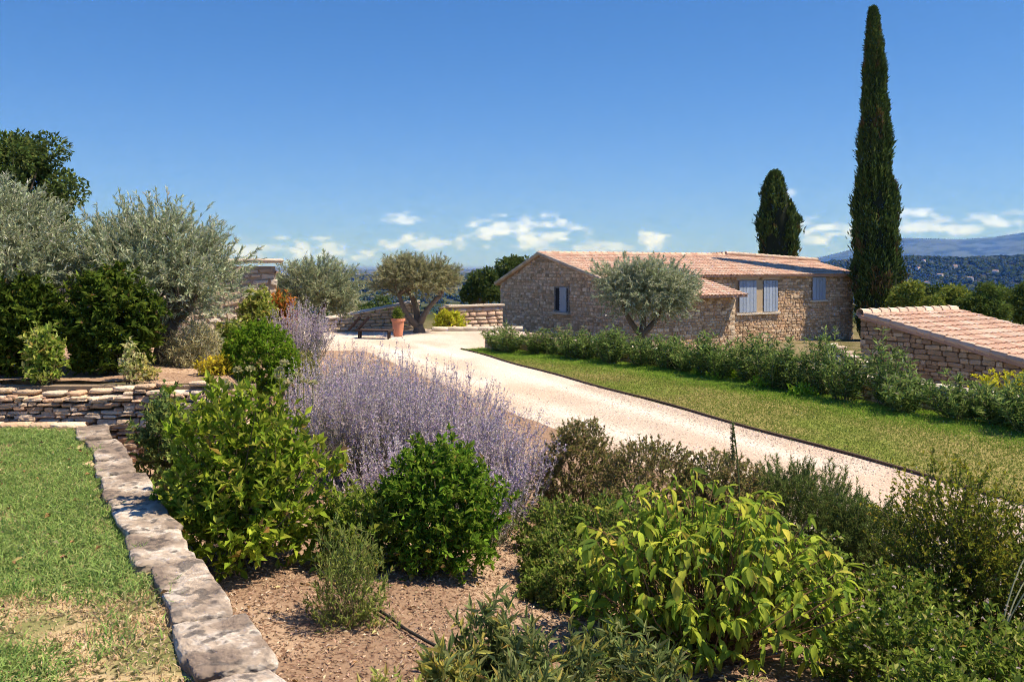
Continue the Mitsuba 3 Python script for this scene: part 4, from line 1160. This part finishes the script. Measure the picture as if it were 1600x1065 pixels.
# ------------------------------------------------------------------ russian sage
def sage(label, x, y, h, spread, n, seed, flower=1.0, z=None):
    rg = rng(seed)
    key = thing('russian_sage', label, 'russian sage', 'lavender coloured russian sage clumps')
    z = float(bed_z(np.array([x]), np.array([y]))[0]) if z is None else z
    th = rg.uniform(0, 2 * np.pi, n); rad = np.sqrt(rg.uniform(0, 1, n))
    root = np.column_stack([x + np.cos(th) * rad * .16, y + np.sin(th) * rad * .16, np.full(n, z - .02)])
    hh = h * rg.uniform(.62, 1.08, n) * (1.05 - .28 * rad ** 2)
    tip = np.column_stack([x + np.cos(th) * rad * spread + rg.normal(size=n) * .06, y + np.sin(th) * rad * spread + rg.normal(size=n) * .06, z + hh])
    mid = np.column_stack([np.cos(th) * rad * spread * .10, np.sin(th) * rad * spread * .10, -hh * .02]) + rg.normal(size=(n, 3)) * .03
    at = lambda i, t: root[i] * (1 - t)[:, None] + tip[i] * t[:, None] + (4 * t * (1 - t))[:, None] * mid[i]
    seg = 5
    st = []
    for s in range(seg):
        a, b = np.full(n, s / seg), np.full(n, (s + 1) / seg)
        st.append(sticks(at(np.arange(n), a), at(np.arange(n), b), np.full(n, .0042 * (1 - .12 * s)), (.52, .49, .42), rg, .02, 1))
    # side branches with flower spikes
    nb = n * 5
    i = rg.integers(n, size=nb); t = rg.uniform(.35, .92, nb)
    a = at(i, t); ax = nrm(tip[i] - root[i])
    b = a + nrm(ax * 1.0 + rg.normal(size=(nb, 3)) * .42 + [0, 0, .25]) * (rg.uniform(.07, .19, nb) * h)[:, None]
    st.append(sticks(a, b, np.full(nb, .0018), (.33, .31, .29), rg, .05, 1))
    put(key + '__stem', cat(st), 'bark')
    kf = 9
    u = rg.uniform(.12, 1.05, (nb, kf))
    fp = (a[:, None] + (b - a)[:, None] * u[..., None]).reshape(-1, 3)
    m = n * 16
    i2 = rg.integers(n, size=m); t2 = rg.uniform(.62, 1.0, m)
    fp = np.vstack([fp, at(i2, t2)])
    nf = len(fp)
    fd = nrm(rg.normal(size=(nf, 3)) + [0, 0, .4])
    fcol = tint([(.48, .40, .57), (.56, .49, .64), (.38, .31, .49), (.64, .60, .62), (.48, .44, .44)], [2.6, 3, 1.4, 3.2, 2.6], nf, rg, .2)
    s = rg.uniform(.7, 1.3, nf)
    keep = rg.uniform(size=nf) < flower
    put(key + '__flower', leaves(fp[keep], fd[keep], (.022 * s)[keep], (.011 * s)[keep], fcol[keep], rg, fold=.4, droop=.1), 'leaf_dull')
    m = n * 20
    i2 = rg.integers(n, size=m); t2 = rg.uniform(.08, .62, m) 
    lp = at(i2, t2)
    ld = nrm(rg.normal(size=(m, 3)) + nrm(tip[i2] - root[i2]) * .9)
    put(key + '__foliage', leaves(lp, ld, .045 * rg.uniform(.6, 1.2, m), .011, tint([(.19, .22, .13), (.25, .27, .18), (.13, .17, .08)], [2, 2, 2], m, rg, .2), rg), 'leaf_dull')


for k, (x, y, h, sp, n, lab) in enumerate((
        (-1.72, 8.55, 1.30, .62, 190, 'leftmost front clump of lavender coloured russian sage behind the yellow green bush'),
        (-1.05, 8.35, 1.22, .62, 190, 'second front clump of russian sage from the left, behind the low round bush'),
        (-.45, 8.1, 1.12, .60, 180, 'middle clump of russian sage in front of the driveway'),
        (-.10, 7.75, .95, .46, 150, 'rightmost clump of russian sage beside the brown spirea'),
        (-1.35, 9.5, 1.30, .60, 160, 'russian sage clump standing at the back left of the big mass'),
        (-.65, 9.3, 1.22, .62, 150, 'russian sage clump at the back right beside the driveway edge'),
        (-.2, 6.9, .66, .36, 110, 'lowest russian sage clump spilling beside the round dark bush'),
        (-1.1, 7.35, .70, .45, 100, 'short russian sage clump between the two front bushes'))):
    sage(lab, x, y, h, sp, n, 600 + k)
for k, (x, y, h, sp, n, lab) in enumerate(((-3.15, 12.6, 1.05, .5, 150, 'back clump of russian sage right behind the round box bush'), (-2.5, 12.9, 1.15, .55, 150, 'back clump of russian sage nearest the courtyard'),
                                          (-3.6, 13.8, .9, .5, 110, 'far back clump of russian sage below the pale olive bush'))):
    sage(lab, x, y, h, sp, n, 620 + k)
for k, (x, y, h, lab) in enumerate(((-1.95, 11.6, .85, 'sparse russian sage clump near the driveway bend'), (-1.5, 10.7, .9, 'russian sage clump behind the big mass at its left'), (-.85, 10.3, .75, 'russian sage clump behind the big mass at the driveway edge'), (-2.3, 10.3, 1.0, 'russian sage clump directly right of the round box bush'))):
    sage(lab, x, y, h, .5, 110, 630 + k, .9)
for k, (x, y, h) in enumerate(((-2.2, 11.2, .6), (-1.9, 12.4, .55), (-2.7, 11.6, .5))):
    key = thing('grass_tuft', ('grey green tuft between the sage groups', 'green tuft beside the driveway bend', 'yellowish green tuft behind the round box bush')[k], 'grass tuft')
    shrub(key, (x, y, float(bed_z(np.array([x]), np.array([y]))[0])), (.32, .3), h, 160, 12, .10, .008, [(.16, .21, .08), (.22, .25, .12), (.12, .17, .05)], [2, 2, 2], 640 + k, rise=1.2, twig=.3)

for k, (x, y, h) in enumerate(((-2.75, 13.6, .5), (-3.2, 14.8, .5), (-2.2, 12.3, .5), (-2.55, 15.2, .45), (-3.0, 11.2, .45))):
    key = thing('silver_shrub', ('low silvery shrub behind the back sage clumps', 'farthest low silvery shrub on the bank', 'low silvery shrub right of the back sage', 'low silvery shrub nearest the driveway bend', 'low silvery shrub just behind the round box bush')[k], 'shrub')
    shrub(key, (x, y, bz(x, y)), (.55, .5), h, 260, 16, .05, .016, [(.13, .15, .08), (.17, .18, .11), (.09, .11, .05)], [2, 2, 2], 650 + k, low=-.3, twig=.2)

# ------------------------------------------------------------------ front bed shrubs


key = thing('dark_shrub', 'small dark blue green shrub where the two stone walls meet', 'shrub')
shrub(key, (-3.30, 8.05, bz(-3.3, 8.05)), (.34, .3), .92, 190, 17, .05, .026, [(.06, .10, .045), (.09, .14, .06), (.16, .20, .09)], [3, 2, 1], 701, low=-.6)
key = thing('photinia_bush', 'large yellow green leafy bush with pale flower heads beside the lawn wall', 'bush')
shrub(key, (-1.82, 5.75, bz(-1.82, 5.75)), (.60, .52), 1.32, 470, 16, .066, .029, [(.09, .15, .022), (.13, .20, .03), (.06, .10, .018), (.18, .24, .04)], [3, 3, 2, 1.5], 702, low=-.6, lump=.5, shell=.35, twig=.26, stems=34, young=(.30, .36, .06), rise=.7, sag=.15)
rg = rng(703)
for k in range(16):      # flower heads
    a = rg.uniform(0, 6.28); r = rg.uniform(.1, .42)
    c = np.array([-1.75 + math.cos(a) * r, 5.85 + math.sin(a) * r * .8, bz(-1.8, 5.75) + 1.36 - r * .5 + rg.uniform(-.05, .08)])
    n = 40
    d = sphere_dirs(n, rg, -.1)
    put(key + '__flower_head', cat([leaves(c + d * .012, d, .03, .018, tint([(.42, .42, .22), (.50, .48, .30)], [1, 1], n, rg, .15), rg), tube([c - [0, 0, .16], c], .003, (.2, .22, .08), 4)]), 'leaf_dull')
key = thing('viburnum_bush', 'dense rounded dark green bush in front of the russian sage', 'bush')
shrub(key, (-.50, 5.98, bz(-.5, 5.98)), (.48, .42), .94, 720, 17, .042, .022, [(.06, .125, .02), (.09, .17, .028), (.04, .08, .015)], [3, 3, 2], 704, low=-.75, lump=.28, shell=.55, twig=.17, stems=30, young=(.20, .30, .04))
key = thing('viburnum_bush', 'loose yellow green low bush between the two big front bushes', 'bush')
shrub(key, (-1.08, 5.85, bz(-1.08, 5.85)), (.36, .30), .62, 220, 15, .050, .024, [(.09, .15, .03), (.13, .19, .04), (.07, .11, .025)], [3, 2, 2], 705, low=-.5, stems=20, young=(.24, .30, .07))
key = thing('fine_leaf_shrub', 'thin upright grey green shrub with fine leaves on the bark mulch', 'shrub')
shrub(key, (-.95, 4.92, bz(-.95, 4.92)), (.27, .22), .66, 150, 26, .034, .007, [(.11, .16, .06), (.16, .20, .09), (.08, .12, .04)], [3, 2, 2], 706, low=-.35, twig=.32, rise=1.3, stems=26, stem_r=.004)

for k, (x, y, rx, h, lab) in enumerate(((.62, 8.1, .46, .98, 'rounded brownish spirea bush beside the sage at the driveway edge'), (1.22, 7.55, .57, 1.00, 'low brownish spirea bush in front of the driveway centre'), (1.80, 7.35, .50, .96, 'reddish brown spirea bush left of the needle leaved juniper'))):
    key = thing('spirea_bush', lab, 'bush')
    shrub(key, (x, y, bz(x, y)), (rx, rx * .85), h, 1000, 18, .026, .012, [(.115, .112, .07), (.09, .11, .05), (.15, .125, .09), (.075, .10, .04), (.20, .17, .14)], [3, 3, 2, 2, 1], 710 + k, low=-.5, twig=.12, stems=30, lump=.12, shell=.6)
for k, (x, y, rx, h) in enumerate(((.34, 6.75, .34, .52), (.28, 6.15, .26, .40), (.46, 5.6, .30, .42), (.75, 6.7, .40, .62), (.95, 6.3, .40, .72), (.22, 5.75, .2, .2))):
    key = thing('ground_cover', ('small leaved green ground cover nearest the sage', 'low green ground cover left of the big leaved bush', 'dark green ground cover at the foot of the big leaved bush', 'green mounded ground cover behind the big leaved bush', 'taller dark green ground cover hidden by the big leaved bush', 'smallest tuft of ground cover on the bare mulch')[k], 'ground cover')
    shrub(key, (x, y, bz(x, y)), (rx, rx), h, 240, 16, .032, .016, [(.07, .12, .03), (.11, .16, .05), (.05, .085, .025), (.17, .19, .09)], [3, 3, 2, 1], 720 + k, low=-.4, twig=.16, stems=16)

# the bush with large drooping leaves
key = thing('dogwood_bush', 'big bush with large drooping yellow green leaves in the foreground', 'bush')
rg = rng(730)
cx, cyy, cz = 1.14, 5.05, bz(1.2, 5.05)
ncl = 440
dirs = sphere_dirs(ncl, rg, -.45)
rr_ = rg.uniform(.45, 1.0, ncl) * lumps(dirs, 7, .25)
tip = np.array([cx, cyy, cz + .42]) + dirs * rr_[:, None] * np.array([.86, .62, .64])
tip[:, 2] = np.maximum(tip[:, 2], cz + .12)
root = np.column_stack([cx + rg.normal(size=ncl) * .14, cyy + rg.normal(size=ncl) * .12, np.full(ncl, cz - .03)])
put(key + '__stem', sticks(root, tip, np.full(ncl, .006), (.20, .12, .07), rg, .07, 4), 'bark')
TS, WS = np.array([0, .22, .5, .78, 1.0]), np.array([0, .78, 1.0, .62, 0])
BIG = []
inner = 0
for c in range(ncl):
    for q in range(10):
        back = rg.uniform(0, .30) * (q > 3)
        p = tip[c] + (root[c] - tip[c]) * back
        az_ = rg.uniform(0, 6.28)
        o = nrm(np.array([math.cos(az_), math.sin(az_), 0]) * .9 + dirs[c] * np.array([1, 1, .2]) * .8)
        L = rg.uniform(.045, .125); W = L * rg.uniform(.31, .42)
        el = rg.uniform(-.75, .75); curl = rg.uniform(.4, 1.7)
        d0 = np.array([o[0] * math.cos(el), o[1] * math.cos(el), math.sin(el)])
        s = nrm(np.cross(d0, [0, 0, 1]) + rg.normal(size=3) * .40)
        pts = [p]; ang = el
        for k in range(4):
            ang -= curl * .30
            pts.append(pts[-1] + np.array([nrm(o[:2])[0] * math.cos(ang), nrm(o[:2])[1] * math.cos(ang), math.sin(ang)]) * L * (TS[k + 1] - TS[k]))
        pts = np.array(pts); tg = nrm(np.gradient(pts, axis=0)); nn = nrm(np.cross(s, tg))
        v = [pts[0]]
        for k in (1, 2, 3):
            wob = rg.normal() * .02
            v += [pts[k] - s * W / 2 * WS[k] + nn[k] * W * (.16 + wob), pts[k], pts[k] + s * W / 2 * WS[k] + nn[k] * W * (.16 - wob)]
        v.append(pts[4])
        f = [[0, 1, 2], [0, 2, 3]]
        for k in (1, 4):
            f += [[k, k + 3, k + 4], [k, k + 4, k + 1], [k + 1, k + 4, k + 5], [k + 1, k + 5, k + 2]]
        f += [[7, 10, 8], [8, 10, 9]]
        col = tint([(.34, .45, .06), (.24, .36, .05), (.50, .56, .08), (.14, .23, .045), (.58, .54, .10)], [4, 3, 2.5, 2, .5], 1, rg, .18)[0]
        dist = np.linalg.norm(pts[2] - [0, 0, EYE])
        BIG.append((dist - .9 * (pts[2][2] - cz), (np.array(v), np.array(f), col)))
BIG.sort(key=lambda a: a[0])
for d_, l_ in BIG[:300]:
    put(key + '__leaf', l_, 'leaf', smooth=True)
put(key + '__inner_leaves', cat([l_ for d_, l_ in BIG[300:]]), 'leaf', smooth=True, kind='stuff')

key = thing('juniper_bush', 'dark green needle leaved juniper spreading beside the driveway', 'juniper')
x, y = 2.45, 7.55
shrub(key, (x, y, bz(x, y)), (.85, .55), .88, 1150, 52, .038, .0055, [(.05, .085, .035), (.08, .12, .05), (.035, .06, .025)], [3, 3, 2], 740, low=-.4, twig=.20, rise=.75, stems=40, sag=.02, lump=.16, shell=.5)
key = thing('juniper_bush', 'second lower juniper right of the first at the driveway edge', 'juniper')
shrub(key, (3.0, 7.1, bz(3.0, 7.1)), (.5, .42), .66, 620, 50, .036, .0055, [(.05, .085, .035), (.08, .12, .05), (.035, .06, .025)], [3, 3, 2], 741, low=-.4, twig=.18, rise=.75, stems=26, sag=.02, lump=.2)
key = thing('flower_spike', 'single tall green seed spike standing up in front of the driveway', 'flower spike')
pts = curve([1.80, 6.9, bz(1.8, 6.9)], [1.80, 6.95, .33], [.05, 0, 0], 9)
rg = rng(742)
n = 160; t = rg.uniform(.74, 1, n); pp_ = pts[0] + (pts[-1] - pts[0]) * t[:, None]
put(key + '__stem', tube(pts, .006, (.10, .14, .05), 5), 'bark')
put(key + '__flower', leaves(pp_, nrm(rg.normal(size=(n, 3)) + [0, 0, .6]), .028, .014, tint([(.12, .15, .06), (.16, .18, .08)], [1, 1], n, rg), rg), 'leaf_dull')

key = thing('right_shrub', 'tall dark shrub with yellowish shoots at the right edge of the foreground', 'shrub')
shrub(key, (3.05, 5.75, bz(3.05, 5.75)), (.62, .55), 1.28, 1200, 18, .030, .0135, [(.07, .10, .025), (.10, .14, .03), (.045, .07, .018), (.20, .22, .04)], [3, 3, 2, 1], 750, low=-.7, lump=.3, shell=.35, twig=.3, stems=40, rise=.6, young=(.30, .30, .04))
key = thing('right_shrub', 'dark shrub half outside the right picture edge', 'shrub')
shrub(key, (3.55, 5.2, bz(3.55, 5.2)), (.6, .5), 1.05, 500, 20, .030, .014, [(.06, .09, .025), (.09, .13, .03), (.04, .065, .018)], [3, 3, 2], 751, low=-.7, stems=30)
COT = [(.08, .13, .03), (.12, .18, .05), (.055, .09, .022), (.20, .23, .10)]
for k, (x, y, rx, h, lab) in enumerate(((1.98, 5.65, .40, .70, 'green ground cover right behind the large leaved bush'), (2.45, 5.35, .45, .66, 'small leaved ground cover shrub left of the tall dark shrub'),
                                       (2.1, 4.75, .42, .60, 'low green ground cover to the right of the large leaved bush'), (2.55, 4.5, .45, .62, 'green ground cover with pale flowers in the lower right corner area'),
                                       (2.05, 4.05, .34, .50, 'ground cover shrub at the bottom edge right of the bare mulch'), (2.5, 3.85, .42, .52, 'ground cover shrub filling the bottom right corner'),
                                       (3.0, 4.6, .5, .7, 'dark ground cover shrub at the right edge above the corner'))):
    key = thing('cotoneaster', lab, 'ground cover')
    shrub(key, (x, y, bz(x, y)), (rx, rx * .9), h, 300, 15, .038, .019, COT, [3, 3, 2, 1.0], 760 + k, low=-.4, twig=.22, stems=24, lump=.25)
    rg = rng(780 + k)
    n = 26
    d = sphere_dirs(n, rg, 0); c = np.array([x, y, bz(x, y) + h * .3]) + d * np.array([rx, rx * .9, h * .72]) * rg.uniform(.9, 1.05, (n, 1))
    fl = []
    for q in c:
        dd = sphere_dirs(6, rg, 0)
        fl.append(leaves(np.repeat(q[None], 6, 0), dd, .012, .01, np.array([.62, .55, .52]), rg))
    put(key + '__flower', cat(fl), 'leaf_dull', kind='stuff')
key = thing('arching_stems', 'pale bare stems arching over the dark shrub at the right edge', 'plant')
rg = rng(790)
for k in range(5):
    a = np.array([2.65 + rg.normal() * .05, 4.75 + rg.normal() * .06, bz(2.7, 4.8)]); b = np.array([3.15 + rg.uniform(-.05, .2), 5.0 + rg.normal() * .1, -.05 + rg.uniform(-.1, .18)])
    put(key + '__stem', tube(curve(a, b, [-.05, 0, .14], 10), np.linspace(.006, .003, 10), (.30, .32, .20), 5), 'bark', smooth=True)

BLU = [(.09, .13, .07), (.14, .18, .11), (.06, .09, .045), (.20, .21, .08)]
for k, (x, y, rx, h, lab) in enumerate(((-.12, 4.3, .26, .46, 'blue green leafy perennial at the bottom left of the dark shadow'), (.18, 4.12, .26, .44, 'blue green perennial at the bottom edge centre'), (.45, 4.28, .24, .40, 'blue green perennial in the shade of the large leaved bush'),
                                       (.66, 4.05, .22, .44, 'rightmost blue green perennial along the bottom edge'), (-.28, 3.95, .2, .30, 'yellowing perennial at the bottom edge beside the hose'), (.05, 3.85, .24, .34, 'lowest blue green perennial cut by the bottom edge'))):
    key = thing('perennial', lab, 'perennial')
    shrub(key, (x, y, bz(x, y)), (rx, rx * .8), h, 56, 17, .068, .014, BLU, [3, 2, 2, 1 + 4 * (k == 4)], 800 + k, low=-.3, twig=.20, rise=1.0, stems=20, sag=.2, stem_r=.004)
for k, (x, y, rx, h, lab) in enumerate(((-.60, 3.98, .16, .20, 'small pale sprig on the mulch at the bottom edge'), (-.42, 3.75, .18, .22, 'pale low sprig nearest the bottom edge'), (1.15, 4.15, .18, .3, 'low green sprig below the large leaved bush'))):
    key = thing('sprig', lab, 'plant')
    shrub(key, (x, y, bz(x, y)), (rx, rx), h, 30, 14, .045, .012, [(.22, .25, .12), (.28, .28, .16), (.13, .17, .07)], [2, 1, 1], 820 + k, low=-.2, rise=1.0, stems=8, stem_r=.003)
for k, (x, y, h, lab) in enumerate(((-2.75, 6.9, .22, 'small yellow green seedling beside the wall coping'), (-2.55, 6.5, .2, 'reddish seedling next to the yellow green bush'), (-3.0, 7.5, .25, 'low green seedling in front of the dark shrub'))):
    key = thing('seedling', lab, 'plant')
    shrub(key, (x, y, bz(x, y)), (.2, .2), h, 46, 12, .04, .02, [[(.18, .24, .05)], [(.26, .15, .07), (.16, .2, .05)], [(.12, .19, .05)]][k], [1, 1][:1 + (k == 1)], 830 + k, low=-.2, stems=8)

# loose gravel of the driveway, fallen leaves on lawn and mulch
rg = rng(900)
n = 16000
sa = rg.uniform(-9, 6, n); ta = np.where(rg.uniform(size=n) < .45, rg.uniform(0, RW, n), np.where(rg.uniform(size=n) < .5, np.abs(rg.normal(size=n)) * .3 + .05, RW - np.abs(rg.normal(size=n)) * .35))
q = RR + RD * sa[:, None] + RN * np.clip(ta, .04, RW)[:, None]
tet = np.array([[1, 0, 0], [-.5, .87, 0], [-.5, -.87, 0], [.1, .1, .75]])
sz = rg.uniform(.006, .02, n)[:, None, None]
ang = rg.uniform(0, 6.28, n)
rot = np.stack([np.stack([np.cos(ang), -np.sin(ang), 0 * ang], 1), np.stack([np.sin(ang), np.cos(ang), 0 * ang], 1), np.stack([0 * ang, 0 * ang, 0 * ang + 1], 1)], 1)
v = np.einsum('nij,kj->nki', rot, tet) * sz * rg.uniform(.7, 1.3, (n, 4, 1)) + np.column_stack([q, np.full(n, -1.002)])[:, None]
gc = tint([(.56, .48, .40), (.66, .60, .53), (.40, .32, .26), (.30, .25, .21)], [3, 2, 2, 1], n, rg, .15)
put('gravel', (v.reshape(-1, 3), (np.arange(n)[:, None, None] * 4 + np.array([[0, 1, 3], [1, 2, 3], [2, 0, 3]])[None]).reshape(-1, 3), np.repeat(gc, 4, 0)), 'plain')
tag('gravel', 'loose pale gravel stones scattered over the driveway', 'gravel', kind='stuff')
rg = rng(901)
q = np.vstack([in_poly(near, 160, rg), in_poly(mp, 420, rg)])
zz = np.where((q[:, 0] - WX) * WN[0] + (q[:, 1] - WY) * WN[1] < -.1, lawn_z(q[:, 0], q[:, 1]) + .035, bed_z(q[:, 0], q[:, 1]) + .015)
n = len(q)
put('fallen_leaves', leaves(np.column_stack([q, zz]), nrm(np.column_stack([rg.normal(size=(n, 2)), rg.normal(size=n) * .2])), rg.uniform(.03, .06, n), rg.uniform(.015, .028, n), tint([(.40, .27, .12), (.30, .18, .09), (.50, .42, .22)], [1, 1, 1], n, rg), rg, fold=.5), 'plain')
tag('fallen_leaves', 'dry fallen leaves lying on lawn and mulch', 'leaves', kind='stuff')

for d_ in labels.values():
    for k_ in [k for k, v in d_.items() if not v]:
        del d_[k_]
